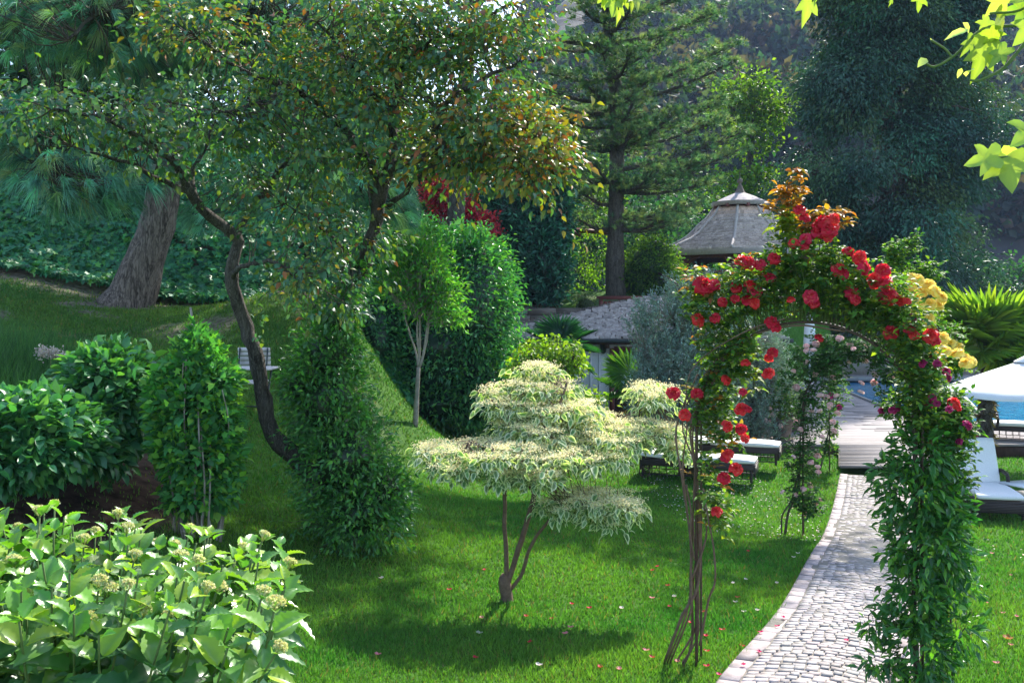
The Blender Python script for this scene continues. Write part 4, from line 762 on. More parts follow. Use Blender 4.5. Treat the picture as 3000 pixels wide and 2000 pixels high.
# ------------------------------------------------------------------ garden house with hipped shingle roof
def house():
    zb = g(3, 26.5) - .1; D = 26.6; ze = CAMZ - (992 - HOR) / F * (D - .45); za = CAMZ - (868 - HOR) / F * 30.2
    root = thing('garden_house', 'low white board-clad garden house with hipped grey shingle roof and dark door', 'building', (3.5, 28, zb))
    x0, x1, yb = -.35, 6.6, 33.6; e0, e1, ef, eb = -1.15, 7.3, D - .5, 34.1; a0, a1, ay = 4.15, 4.6, 30.2
    # wall boards
    wl_ = MB(); wl_.box(((x0 + x1) / 2, (D + yb) / 2, (zb + ze + .1) / 2), (x1 - x0, yb - D, ze + .1 - zb)); x = x0 + .1
    while x < x1: wl_.box((x, D - .018, (zb + ze) / 2), (.05, .03, ze - zb)); x += .235
    build('wall', wl_, M['wallwood'], root, smooth=False)
    cp_ = MB(); cp_.box((x0 - .02, D - .05, (zb + ze) / 2), (.16, .12, ze - zb)); build('corner_post', cp_, M['darkwood'], root, smooth=False)
    dx = (1790 - 1500) / F * D; dw = .95; dz = CAMZ - (1028 - HOR) / F * D; dr = MB(); dr.box((dx + dw / 2 + .1, D - .03, (zb + dz) / 2), (dw, .06, dz - zb)); do = build('door', dr, M['darkwood'], root, smooth=False)
    fr = MB(); fr.box((dx + .02, D - .06, (zb + dz) / 2 + .03), (.12, .14, dz - zb + .1)); fr.box((dx + dw + .18, D - .06, (zb + dz) / 2 + .03), (.12, .14, dz - zb + .1)); fr.box((dx + .1 + dw / 2, D - .06, dz + .06), (dw + .04, .14, .12)); build('door_frame', fr, M['redwood'], do, smooth=False)
    hd = MB(); hd.tube([(dx + .2, D - .11, zb + 1.0), (dx + .32, D - .11, zb + 1.0)], [.015], 6); build('handle', hd, M['greymetal'], do)
    wlamp = W(1768, 1018, D - .1); lp = MB(); lp.lathe([(.02, -.16), (.07, -.12), (.085, .04), (.11, .06), (.02, .14)], wlamp, 6); lp.tube([wlamp + [0, 0, .12], wlamp + [0, .12, .16], wlamp + [0, .12, -.06]], [.018], 5); tag(build('wall_lamp', lp, M['greymetal']), 'black wall lantern hanging left of the dark door', 'lamp')
    # roof planes with shingle courses
    rf = MB(); pl = [((e0, ef, ze), (e1, ef, ze), (a1, ay, za), (a0, ay, za)), ((e0, eb, ze), (e0, ef, ze), (a0, ay, za), (a0, ay, za)), ((e1, ef, ze), (e1, eb, ze), (a1, ay, za), (a1, ay, za)), ((e1, eb, ze), (e0, eb, ze), (a0, ay, za), (a1, ay, za))]
    for q_, (A, B, C_, D_) in enumerate(pl):
        A, B, C_, D_ = [np.array(v, float) for v in (A, B, C_, D_)]; n = np.cross(B - A, D_ - A); n /= np.linalg.norm(n)
        rf.add([A - n * .03, B - n * .03, C_ - n * .03, D_ - n * .03], [(0, 1, 2, 3)], (.35, .33, .33))
        if q_ > 1: rf.add([A, B, C_, D_], [(0, 1, 2, 3)], (.45, .45, .45)); continue
        sl_ = np.linalg.norm((D_ + C_) / 2 - (A + B) / 2); nc = int(sl_ / .15)
        for r_ in range(nc):
            f0, f1 = r_ / nc, min(1, (r_ + 1.35) / nc); L0_, R0_ = A * (1 - f0) + D_ * f0, B * (1 - f0) + C_ * f0; L1_, R1_ = A * (1 - f1) + D_ * f1, B * (1 - f1) + C_ * f1; wdt = np.linalg.norm(R0_ - L0_); k = max(2, int(wdt / .16))
            e = np.sort(np.concatenate([[0, 1], (np.arange(1, k) + rnd(k - 1) * .6 - .3) / k])); ph = rnd(2) * 9
            for a, b in zip(e[:-1], e[1:]):
                o = .050 + rnd() * .025; dn = (A - D_) / sl_ * (rn() * .014 + .012 * math.sin(a * wdt * 1.3 + ph[0])); t = .5 * (1 + rn() * .14)
                V = [L0_ * (1 - a) + R0_ * a + n * o + dn, L0_ * (1 - b) + R0_ * b + n * o + dn, L1_ * (1 - b) + R1_ * b + n * .004, L1_ * (1 - a) + R1_ * a + n * .004]; V += [V[0] - n * o, V[1] - n * o]
                rf.add(V, [(0, 1, 2, 3), (4, 5, 1, 0)], (t, t * .97, t * .96))
    build('roof', rf, M['shingle'], root, smooth=False)
    gt = MB(); gt.box(((e0 + e1) / 2, ef - .06, ze - .05), (e1 - e0 + .1, .12, .10)); gt.box((e0 - .04, (ef + eb) / 2, ze - .05), (.1, eb - ef, .10)); build('gutter', gt, M['greymetal'], root, smooth=False)
    sf = MB(); sf.box(((e0 + e1) / 2, (ef + D) / 2 + .03, ze - .13), (e1 - e0, D - ef - .06, .05)); build('soffit', sf, M['darkwood'], root, smooth=False)
    bm = MB()
    for k in range(11): bm.box((x0 + .1 + k * .92, ef + .3, ze - .2), (.1, .5, .1))
    build('rafter_end', bm, M['darkwood'], root, smooth=False)
house()
# red rail behind the roof, timber retaining wall
t_ = thing('red_rail', 'dark red timber balustrade standing behind the shingle roof ridge', 'railing', W(1760, 940, 34.6)); 
m_ = MB(); a, b = W(1748, 874, 34.6), W(1995, 870, 34.6); m_.box((a + b) / 2, (b[0] - a[0], .2, .12)); build('top_rail', m_, M['redwood'], t_, smooth=False)
for k in range(5): m_ = MB(); x = a[0] + .15 + k * (b[0] - a[0] - .3) / 4; m_.box((x, 34.6, a[2] - .5), (.13, .12, .9)); build('post', m_, M['redwood'], t_, smooth=False)
m_ = MB(); x = a[0] + .3
while x < b[0] - .1: m_.box((x, 34.62, a[2] - .5), (.11, .03, .8)); x += .135
build('boards', m_, M['redwood'], t_, smooth=False)
t_ = thing('retaining_wall', 'weathered timber sleeper retaining wall above the garden house roof', 'wall', W(1600, 950, 34.1))
for r_, (py, xa, xb) in enumerate([(912, 1440, 1700), (934, 1440, 1690), (955, 1430, 1640)]):
    x = W(xa, 0, 34.1)[0]; xe = W(xb, 0, 34.1)[0]; m_ = MB()
    while x < xe: L = .9 + rnd() * .8; m_.box((x + L / 2, 34.05 - r_ * .16, W(0, py, 34.1)[2] + rn() * .015), (L - .02, .2, .24), rn() * .01); x += L
    build('sleeper_course', m_, M['oldtimber'], t_, smooth=False)
shrub('bank_shrub', 'small olive-green shrub between the sleeper wall and the red balustrade', W(1715, 940, 34.3), [(1715, 905, 34.2, 35, 40, .4, 130)], [(.07, .12, .04), (.10, .15, .05)], .08, .45, M['soft'], corec=(.04, .06, .02), sig=.07)

# ------------------------------------------------------------------ palms, olives, mid plants
def palm(name, label, base, top, r0, fronds, L, pal, seg=26, petiole=.45, group=None):
    root = thing(name, label, 'palm', base, group); m_ = MB(); s_ = spline([base - [0, 0, .1], base * .5 + top * .5, top], step=.1)
    m_.tube(s_, [r0, r0 * .95, r0 * .85], 14, bump=.10); fb = MB(); n = int(np.linalg.norm(top - base) * 140); t = rnd(n)[:, None]; th = rnd(n) * 2 * math.pi; P = base * (1 - t) + top * t + np.stack([np.cos(th), np.sin(th), 0 * th], -1) * r0 * .9
    leaves(fb, P, np.stack([np.cos(th) * .7, np.sin(th) * .7, -.3 + rn(n) * .6], -1), rn(n, 3), .16, .05, tint(n, [(.05, .035, .025), (.11, .08, .055)]), NEED3); build('trunk', m_, M['bark'], root); build('trunk_fibre', fb, M['soft'], root, smooth=False)
    for az, el, sc_ in fronds:
        a = math.radians(az); e = math.radians(el); d = np.array([math.cos(a) * math.cos(e), math.sin(a) * math.cos(e), math.sin(e)]); pe = top + d * petiole * sc_ + np.array([0, 0, -.04]); side = nrm(np.cross(d, [0, 0, 1.])); upv = np.cross(side, d)
        if upv[2] < 0: upv = -upv
        pm = MB(); pm.tube(spline([top, top * .5 + pe * .5 + [0, 0, .04], pe], n=4), [.014, .008], 5, (.1, .2, .04)); fm = MB(); an = np.linspace(-2.35, 2.35, seg) + rn(seg) * .02
        A = np.cos(an)[:, None] * d + np.sin(an)[:, None] * side + np.abs(np.sin(an))[:, None] * upv * .22; Nn = upv[None] + np.sin(an)[:, None] * side * .3
        Ls = L * sc_ * (.72 + .28 * np.cos(an * .5)) * (1 + rn(seg) * .04); leaves(fm, np.tile(pe, (seg, 1)), A, Nn, Ls, L * sc_ * .105, tint(seg, pal, .08), T([(0, 0, 0), (-.5, .45, .07), (.5, .45, .07), (0, .5, -.05), (0, 1, -.0), (-.28, .75, .03), (.28, .75, .03)], [[(0, 3, 1), (0, 2, 3), (5, 3, 4), (3, 6, 4), (1, 3, 5), (3, 2, 6)]]), .05 + .15 * rnd())
        f_ = build('frond', fm, M['leaf' if pal[0][1] < .15 else 'bright'], root, smooth=False); build('stalk', pm, M['greentwig'], f_)
b0 = hit(1630, 1240, 18, 26); b0[2] = g(b0[0], 24); D = 24.0; b0 = foot(1630, D)
palm('fan_palm', 'small dark green fan palm in front of the shingle roof', b0, W(1640, 1010, D), .11, [(95, 60, 1.0), (60, 35, .9), (10, 25, 1.0), (-25, -5, 1.), (170, 25, .95), (200, 0, .9), (130, 45, .95), (-70, 10, .9), (-110, 15, .85), (-10, -35, 1.0), (190, -30, .8), (45, 60, .9)], .72, [(.02, .10, .04), (.03, .12, .045)], 30, .35)
b0 = foot(1840, 22.5); palm('fan_palm', 'young fan palm half hidden beside the grey olive near the dark door', b0, W(1850, 1150, 22.5), .07, [(150, 25, 1.), (190, -10, 1.), (120, 60, 1.2), (95, 70, 1.3), (60, 40, 1)], .62, [(.06, .18, .03), (.09, .22, .03)], 24, .4)
b0 = foot(2884, 20.6)
palm('poolside_palm', 'sunlit fan palm with shaggy dark trunk beside the pool', b0, W(2895, 1010, 20.6), .15, [(180, 22, 1.05), (205, 38, 1.0), (160, 50, 1.05), (230, 45, 1.), (130, 55, 1.), (-60, 50, 1.05), (-20, 40, 1.1), (20, 45, 1.), (0, 15, 1.1), (-100, 60, .95), (75, 60, 1.), (190, -25, .9), (-30, -25, 1.1), (-90, -30, .9), (250, 60, 1.), (-5, 55, 1.0), (-140, -15, .95), (185, 45, 1.), (150, 60, 1.), (210, 55, 1.)], 1.1, [(.14, .27, .04), (.20, .33, .045), (.10, .21, .04)], 34, .5)
OL = [(.20, .31, .28), (.25, .36, .33), (.15, .25, .21), (.34, .42, .39)]
def olive(label, foot_, spec, stems, dens=1.0):
    root = thing('olive_tree', label, 'tree', foot_, 'grey-leaved olives beside the deck'); cr = MB(); tw = MB(); m1 = MB(); S = []
    for s_, r in stems: q = spline(PX(s_), step=.1); m1.tube(q + rn(len(q), 3) * .01, r, 9, bump=.08); S.append(q)
    build('trunk', m1, M['bark'], root); S = np.vstack(S)
    for px, py, D, rx, ry, rd, n in spec:
        c = blob(px, py, D, rx, ry, rd, int(n * dens), .45); k = nearest(S, c); twigs(tw, S[k], c, .010, .003, -.03, 5)
        o = nrm(c - W(px, py + ry, D)) + [0, 0, .5]; e = c + nrm(o + rn(len(c), 3) * .3) * .24; twigs(tw, c, e, .003, .0015, 0, 3)
        f = np.tile(np.linspace(-.2, 1, 18), len(c))[:, None]; P = np.repeat(c, 18, 0) * (1 - f) + np.repeat(e, 18, 0) * f + rn(len(c) * 18, 3) * .02
        leafset(cr, P, np.repeat(e - c, 18, 0) / .24 + rn(len(P), 3) * .6, .068, .2, OL, LEAF4, -.1, .4, .6)
    build('crown', cr, M['ivy'], root, smooth=False); build('twigs', tw, M['palebark'], root)
olive('large silver-grey olive in front of the garden house, left of the rose arch', foot(2010, 17.8), [(2040, 880, 17.5, 110, 80, .9, 150), (1960, 960, 17.5, 120, 90, .9, 260), (1925, 1060, 17.3, 55, 80, .9, 110), (2000, 1090, 17.2, 150, 110, 1., 420), (2080, 1000, 17.5, 110, 130, .9, 280), (1895, 1160, 17.2, 60, 75, .8, 130), (1990, 1190, 17.1, 150, 90, .9, 320), (2080, 1150, 17.4, 90, 130, .8, 240), (1950, 1260, 17.2, 120, 60, .7, 120)],
      [([(2008, 1445, 17.8), (2012, 1380, 17.8), (2005, 1300, 17.7), (1990, 1200, 17.6), (1980, 1060, 17.5), (1975, 930, 17.5)], [.17, .14, .12, .09, .05, .02]), ([(2006, 1310, 17.7), (2040, 1200, 17.6), (2070, 1050, 17.5), (2045, 860, 17.5)], [.09, .06, .03, .015]), ([(2000, 1260, 17.7), (1920, 1170, 17.4), (1880, 1060, 17.3)], [.06, .03, .015])])
olive('second grey-green olive seen through the near rose arch behind the potted rose', foot(2200, 21.8), [(2210, 1030, 21.8, 110, 90, 1., 200), (2230, 1140, 21.8, 120, 110, 1., 340), (2190, 1240, 21.6, 100, 90, 1., 260), (2150, 1100, 22, 80, 120, .9, 200), (2260, 1060, 22, 60, 80, .8, 110)],
      [([(2200, 1340, 21.8), (2205, 1250, 21.8), (2215, 1100, 21.8), (2210, 980, 21.8)], [.12, .09, .05, .02]), ([(2203, 1260, 21.8), (2160, 1150, 22)], [.05, .02])])
b0 = hit(1600, 1240, 16, 24); b0 = foot(1600, 19.5)
mesh_tree('yellow_green_dogwood', 'yellow-green leafed dogwood below the small fan palm', b0, W(1600, 1080, 19.5), .05, [(1560, 1040, 19.5, 60, 45, .6, 60), (1640, 1030, 19.5, 70, 50, .6, 75), (1540, 1090, 19.5, 60, 40, .5, 46), (1680, 1070, 19.4, 45, 40, .5, 40), (1600, 1120, 19.5, 80, 40, .5, 50), (1700, 1160, 19.3, 40, 25, .4, 16), (1740, 1170, 19.3, 35, 18, .3, 14), (1590, 1170, 19.4, 80, 30, .4, 30)], [(.14, .27, .025), (.19, .32, .035), (.10, .22, .025)], .095, .55, M['bright'], LEAF8, per=10, sig=.10, droop=.9, bark='twig')

# variegated dogwood in front
def dogwood():
    b0 = hit(1492, 1770); D = b0[1]; root = thing('variegated_dogwood', 'small tiered dogwood with cream-edged leaves and pale flower plates standing on the lawn', 'tree', b0)
    m1 = MB(); S = []
    for pts, r in [([(1488, 1785, D), (1484, 1745, D), (1478, 1700, D), (1468, 1685, D)], [.065, .055, .06, .03]), ([(1482, 1720, D), (1484, 1640, D), (1478, 1540, D), (1476, 1400, D), (1440, 1330, D - .2), (1380, 1290, D - .3)], [.022, .02, .018, .016, .01]), ([(1486, 1715, D), (1500, 1670, D), (1535, 1560, D), (1560, 1470, D), (1578, 1420, D), (1640, 1370, D), (1740, 1330, D - .1), (1880, 1290, D)], [.024, .026, .024, .022, .017, .009]),
                   ([(1492, 1730, D), (1525, 1690, D), (1560, 1590, D - .1), (1620, 1515, D - .2), (1690, 1480, D - .3), (1790, 1470, D - .3)], [.018, .016, .013, .008]), ([(1575, 1425, D), (1568, 1380, D), (1580, 1280, D), (1640, 1180, D), (1660, 1120, D)], [.025, .018, .01]), ([(1560, 1440, D), (1535, 1400, D), (1470, 1330, D), (1330, 1330, D - .2)], [.015, .01, .006]), ([(1600, 1390, D), (1690, 1290, D + .2), (1850, 1210, D + .3), (1940, 1170, D + .3)], [.018, .01, .006]), ([(1580, 1300, D), (1500, 1230, D + .1), (1440, 1170, D)], [.012, .006])]:
        q = spline(PX(pts), step=.06); m1.tube(q + rn(len(q), 3) * .002, r, 8, bump=.03); S.append(q)
    build('trunk', m1, M['redtwig'], root); S = np.vstack(S)
    lf = MB(); fl = MB(); tw = MB()
    TI = [(1400, 1320, -.2, 150, 22, .55, 60), (1340, 1370, -.4, 90, 18, .35, 30), (1520, 1340, -.3, 180, 28, .6, 84), (1650, 1330, -.1, 170, 30, .6, 80), (1780, 1300, 0, 140, 28, .5, 66), (1900, 1260, .2, 100, 26, .4, 46), (1540, 1260, .1, 130, 24, .5, 60), (1640, 1210, .2, 150, 24, .5, 64), (1480, 1200, .1, 70, 18, .3, 24), (1600, 1140, .3, 110, 24, .4, 44), (1580, 1095, .3, 50, 18, .25, 16), (1920, 1180, .4, 70, 30, .35, 34), (1970, 1300, .2, 40, 34, .25, 20), (1740, 1240, .2, 110, 22, .4, 36), (1440, 1150, .2, 40, 20, .2, 10), (1560, 1390, -.5, 120, 16, .3, 26),
          (1760, 1480, -.3, 90, 26, .35, 40), (1640, 1490, -.3, 60, 18, .25, 16), (1830, 1500, -.35, 50, 24, .25, 16), (1800, 1540, -.4, 40, 16, .2, 8), (1690, 1450, -.3, 70, 14, .25, 12), (1280, 1350, -.3, 30, 12, .15, 6)]
    for px, py, dd, rx, ry, rd, n in TI:
        c = blob(px + rn() * 14, py + rn() * 7, D + dd, rx, ry * 1.15, rd, int(n * 1.05)); k = nearest(S, c); twigs(tw, S[k], c, .004, .002, .0, 5)
        P = clumps(c, 8, (.06, .06, .02)); o = (P - np.repeat(c, 8, 0)) / .06; leafset(lf, P, o * [1, 1, .2], .082, .52, [(.10, .20, .07), (.13, .24, .09), (.16, .26, .11)], VAR, .5, .35, .9, .12, C2=(.93, .91, .70), sag=.1)
        fc = c[rnd(len(c)) < .85] + [0, 0, .055]; q = np.repeat(fc, 95, 0) + rn(len(fc) * 95, 3) * [.048, .048, .011]
        leaves(fl, q, rn(len(q), 3) * .6 + [0, 0, .6], rn(len(q), 3), .014, .010, tint(len(q), [(.86, .83, .52), (.90, .88, .62), (.80, .77, .42)], .08), LEAF4)
    build('leaves', lf, M['soft'], root, smooth=False); build('flower_plates', fl, M['petal'], root, smooth=False); build('twigs', tw, M['redtwig'], root)
dogwood()

# upright hibiscus-like shrub with bare stems and a stake
def upright():
    b0 = hit(560, 1592); D = b0[1]; root = thing('upright_shrub', 'upright bright green shrub with bare grey stems at its foot, left of the leaning trunk', 'shrub', b0); st = MB(); lf = MB(); S = []
    for k in range(26):
        bx = 500 + rnd() * 150; tx = 455 + (bx - 500) / 150 * 235 + rn() * 20; ty = 1010 + abs(tx - 575) * .9 + rnd() * 60; q = spline([W(bx, 1590 - rnd() * 30, D + rn() * .15), W(bx * .6 + tx * .4 + rn() * 12, 1430, D + rn() * .2), W(tx, 1250, D + rn() * .25), W(tx * .8 + 575 * .2, ty, D + rn() * .2)], step=.08); st.tube(q, [.010, .009, .004], 5); S.append(q)
    for px, py, rx, ry, rd, n in [(575, 1060, 70, 80, .25, 900), (560, 1180, 110, 100, .35, 1700), (580, 1320, 115, 110, .38, 1900), (500, 1250, 50, 100, .3, 600), (655, 1230, 45, 120, .3, 700), (590, 1440, 100, 60, .3, 800), (575, 1000, 22, 50, .1, 120), (540, 1470, 60, 30, .25, 90), (660, 1400, 40, 50, .2, 200), (500, 1140, 60, 70, .3, 420), (650, 1120, 50, 60, .3, 360)]:
        c = W(px, py, D); r = np.array([rx / F * D, rd, ry / F * D]); P, o = shellpts(c, r, n, .6, 1.12, int(py), .3, facing=.8); leafset(lf, P, o + [0, 0, .3], .085, .62, [(.08, .27, .08), (.10, .31, .08), (.07, .22, .08), (.20, .42, .06)], LOBED if px % 2 else LEAF8, .1, .5, .7)
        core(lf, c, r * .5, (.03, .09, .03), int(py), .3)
    build('leaves', lf, M['soft'], root, smooth=False); build('stems', st, M['palebark'], root)
    sk = MB(); sk.tube([W(600, 1500, D + .1), W(573, 1010, D + .1), W(558, 900, D + .1)], [.014, .012], 7); tag(build('plant_stake', sk, M['palebark']), 'pale wooden stake sticking out above the upright green shrub', 'stake')
upright()

# broad-leaved hydrangeas
HYG = [(.035, .13, .045), (.045, .155, .05), (.03, .11, .045), (.07, .20, .04)]
SER = []
_v = []; _n = 12
for i_ in range(_n + 1):
    t = i_ / _n; wv_ = .5 * math.sin(math.pi * min(1, t ** .72)) ** .9 * (1 + (.09 if i_ % 2 else -.06)) * (1 - .25 * t ** 3) if 0 < i_ < _n else 0
    for u in (-1, -.5, 0, .5, 1):
        _v.append((u * wv_ * 1.0, t, abs(u) * wv_ * .30 - .22 * t * t + .016 * (1 if i_ % 2 else -1) * (u != 0)))
_f = [(i_ * 5 + j_, i_ * 5 + j_ + 1, (i_ + 1) * 5 + j_ + 1, (i_ + 1) * 5 + j_) for i_ in range(_n) for j_ in range(4)]
BIGLEAF = T(_v, [_f], [(.5 if k % 5 == 2 else 0) for k in range(len(_v))])
def hydrangea(name, label, base, tops, L, D2, pal, step=.13, pairs=6, flowers=1, big=True, group=None, hfl=(.62, .66, .30)):
    root = thing(name, label, 'shrub', base, group); st = MB(); lf = MB(); k = 0
    for t in tops:
        t = np.array(t); bs = np.array([base[0] + (t[0] - base[0]) * .55, base[1] + (t[1] - base[1]) * .55, 0]); bs[2] = g(bs[0], bs[1]); q = spline([bs, bs * .5 + t * .5 + rn(3) * .04, t], n=6); st.tube(q, [.008, .006, .004], 5)
        ax = nrm(q[-1] - q[-3]); s1 = nrm(np.cross(ax, [0, 1., .1])); s2 = np.cross(ax, s1); ph = rnd() * 3
        for p_ in range(pairs):
            P = t - ax * (step * p_ * (1 + .15 * p_)) ; sz = L * (.5, .8, 1, 1.1, 1.1, 1.1, 1.05, 1, 1)[p_] * max(.55, 1 + rn() * .2)
            for e in (0, math.pi):
                an = ph + p_ * math.pi / 2 + e + rn() * .3; d = math.cos(an) * s1 + math.sin(an) * s2; el = (1.3, .8, .45, .2, .0, -.15, -.25, -.3, -.3)[p_] + rn() * .28
                c_ = tint(1, pal, .1)[0] * (1.25 if p_ < 2 else 1) * ([1.7, 1.35, .8] if p_ < 2 else [1, 1, 1]); A = d + ax * el; leaves(lf, [P + d * .015], [A], [ax + rn(3) * .15 - d * el], sz, sz * .62, [c_], BIGLEAF if big else LEAF8, .10, C2=(.16, .30, .12))
        if flowers and rnd() < flowers:
            k += 1; fm = MB(); m_ = 150; u = inball(m_) * [1, 1, 0]; r_ = .020 + .016 * rnd(); P = t + ax * .022 + u[:, :1] * s1 * r_ + u[:, 1:2] * s2 * r_ + ax * (.012 * (1 - (u ** 2).sum(1)) + rn(m_) * .002)[:, None]
            leaves(fm, P, rn(m_, 3) * .5 + ax, rn(m_, 3), .011, .010, tint(m_, [hfl, (.50, .56, .20), (.70, .72, .42)], .12), LEAF4)
            for _ in range(7): a_ = rnd() * 6.28; fm.tube([t - ax * .01, t + ax * .03 + (math.cos(a_) * s1 + math.sin(a_) * s2) * r_ * .7], [.002], 3, hfl)
            if k <= 95: build('flower_head', fm, M['petal'], root, smooth=False)
    build('leaves', lf, M['leaf'] if big else M['soft'], root); build('stems', st, M['greentwig'], root)
def topline(px): return np.interp(px, [-300, 0, 100, 230, 400, 560, 720, 860, 900, 930], [1430, 1500, 1490, 1510, 1525, 1560, 1565, 1600, 1680, 1760])
tops = []
for _ in range(4000):
    if len(tops) >= 135: break
    px = -330 + rnd() * 1260; D = 3.25 + rnd() * 1.35; base_y = topline(px); dd = (D - 4.0)
    py = base_y + 35 * math.sin(px * .03) + 25 + (max(0, 4.25 - D)) * 330 * (.55 + .45 * rnd()) + 10 * rnd(); 
    if py > 2060 or px > 850: continue
    p_ = W(px, py, D)
    if all(np.linalg.norm(p_ - q) > .115 for q in tops): tops.append(p_)
hydrangea('large_hydrangea', 'big sunlit hydrangea with broad serrated leaves and greenish-cream flower heads in the lower left corner', np.array([-1.9, 4.2, g(-1.9, 4.2)]), tops, .15, 0, [(.065, .19, .045), (.10, .24, .045), (.05, .15, .05), (.15, .27, .04)], step=.085, pairs=7, flowers=.3)
def domed(cx, cy, rx, ry, D, n, dd):
    out = []
    for _ in range(6000):
        if len(out) >= n: break
        v = nrm(rn(3)); v[2] = abs(v[2]) * 1.0
        if v[1] > .5: continue
        k = .86 + .2 * rnd(); p_ = W(cx + v[0] * rx * k, cy - (v[2]) * ry * k * (1) + ry * .35 * rnd(), D + v[1] * dd * k)
        if all(np.linalg.norm(p_ - q) > .11 for q in out): out.append(p_)
    return out
HG2 = [(.06, .21, .085), (.08, .25, .09), (.055, .18, .08), (.13, .32, .08)]
def hyd2(label, b0, spec, nfl):
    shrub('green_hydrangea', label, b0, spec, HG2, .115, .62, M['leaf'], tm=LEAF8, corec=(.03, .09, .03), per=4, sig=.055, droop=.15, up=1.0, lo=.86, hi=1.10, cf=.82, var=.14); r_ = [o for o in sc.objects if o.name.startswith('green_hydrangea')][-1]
    r_ = max((o for o in sc.objects if o.name.startswith('green_hydrangea')), key=lambda o: o.name)
    for k in range(nfl):
        px, py, D, rx, ry, rd, n = spec[k % len(spec)]; v = nrm(np.array([rn()*.8, -.6 - rnd(), .5 + rnd()])); c = W(px, py, D) + v * np.array([rx / F * D, rd, ry / F * D]) * 1.12; fm = MB(); q = c + inball(70) * [.05, .05, .012]; leaves(fm, q, rn(70, 3) * .5 + [0, 0, 1], rn(70, 3), .014, .012, tint(70, [(.30, .42, .14), (.42, .50, .22)], .1), LEAF4); build('flower_head', fm, M['petal'], r_, smooth=False)
hyd2('rounded dark green hydrangea left of the upright shrub', hit(340, 1330), [(320, 1110, 10, 95, 80, .5, 420), (365, 1170, 9.9, 75, 95, .45, 360), (275, 1170, 10, 75, 95, .45, 330), (345, 1250, 9.8, 65, 60, .4, 180), (400, 1150, 10, 40, 50, .3, 100)], 8)
hyd2('green hydrangea at the left edge in front of the tall wild grass', hit(90, 1420), [(100, 1260, 8.8, 130, 90, .55, 520), (20, 1300, 8.6, 110, 95, .55, 400), (175, 1300, 8.8, 70, 75, .4, 250), (80, 1340, 8.6, 120, 50, .45, 220)], 8)
hyd2('low dark hydrangea over the mulch between the two taller ones', hit(290, 1390), [(255, 1260, 9.4, 70, 75, .4, 260), (300, 1320, 9.4, 55, 50, .35, 160)], 5)

# tall wild grass clump, white flower head, foreground seed spikes
def clump(name, label, n, area, hgt, wd, pal, mat, seed_heads=0, cat='plant', lean=.25, base=None):
    root = thing(name, label, cat, base); lf = MB(); x0, x1, y0, y1 = area; x = x0 + rnd(n) * (x1 - x0); y = y0 + rnd(n) * (y1 - y0); z = G(x, y)
    A = np.stack([rn(n) * lean, rn(n) * lean, np.ones(n)], -1); h = hgt * np.clip(1 + rn(n) * .25, .4, 1.6); leaves(lf, np.stack([x, y, z], -1), A, rn(n, 3) * [1, 1, 0], h, wd, tint(n, pal, .2), NEED, .18)
    build('blades', lf, M[mat], root, smooth=False)
    if seed_heads:
        sm = MB(); 
        for k in range(seed_heads):
            a = np.array([x0 + rnd() * (x1 - x0), y0 + rnd() * (y1 - y0), 0]); a[2] = g(a[0], a[1]); b_ = a + [rn() * .22 + .14, rn() * .1, hgt * (1.12 + .35 * rnd())]; q = spline([a, (a + b_) / 2 + [-.04, 0, .05], b_], n=5); sm.tube(q, [.003, .002], 4, (.25, .3, .12)); ax = nrm(q[-1] - q[-2]); m_ = 26; f = rnd(m_)[:, None]; P = b_ - ax * .09 * f; leaves(sm, P, rn(m_, 3) * .5 + ax, rn(m_, 3), .014, .007, tint(m_, [(.35, .42, .22), (.22, .3, .12)]), LEAF4)
        build('seed_spikes', sm, M['soft'], root)
clump('wild_grass', 'tall fine feathery green grass clump at the left edge above the hydrangeas', 9000, (-6.8, -4.35, 10.2, 12.6), .62, .007, [(.06, .16, .05), (.08, .20, .06), (.05, .13, .05)], 'soft', 0, base=np.array([-5.6, 11.2, g(-5.6, 11.2)]))
clump('lavender', 'thin pale seed spikes rising from the bottom left edge in front of the big hydrangea', 500, (-1.7, -.55, 2.75, 3.05), .5, .005, [(.10, .17, .07), (.14, .2, .09)], 'soft', 26, base=np.array([-1.1, 2.9, g(-1.1, 2.9)]))
c_ = W(148, 1032, 11.2); m_ = MB(); t_ = thing('white_flower', 'dried white flower head at the edge of the tall wild grass', 'flower', np.array([c_[0], c_[1], g(c_[0], c_[1])]))
P = clumps(c_ + rn(9, 3) * [.08, .05, .03], 60, .03); leaves(m_, P, rn(len(P), 3), rn(len(P), 3), .025, .02, tint(len(P), [(.5, .44, .38), (.62, .56, .5)]), LEAF4); build('flower_head', m_, M['petal'], t_, smooth=False)
m_ = MB(); m_.tube([np.array([c_[0], c_[1], g(c_[0], c_[1])]), c_], [.008], 5); build('stalk', m_, M['greentwig'], t_)

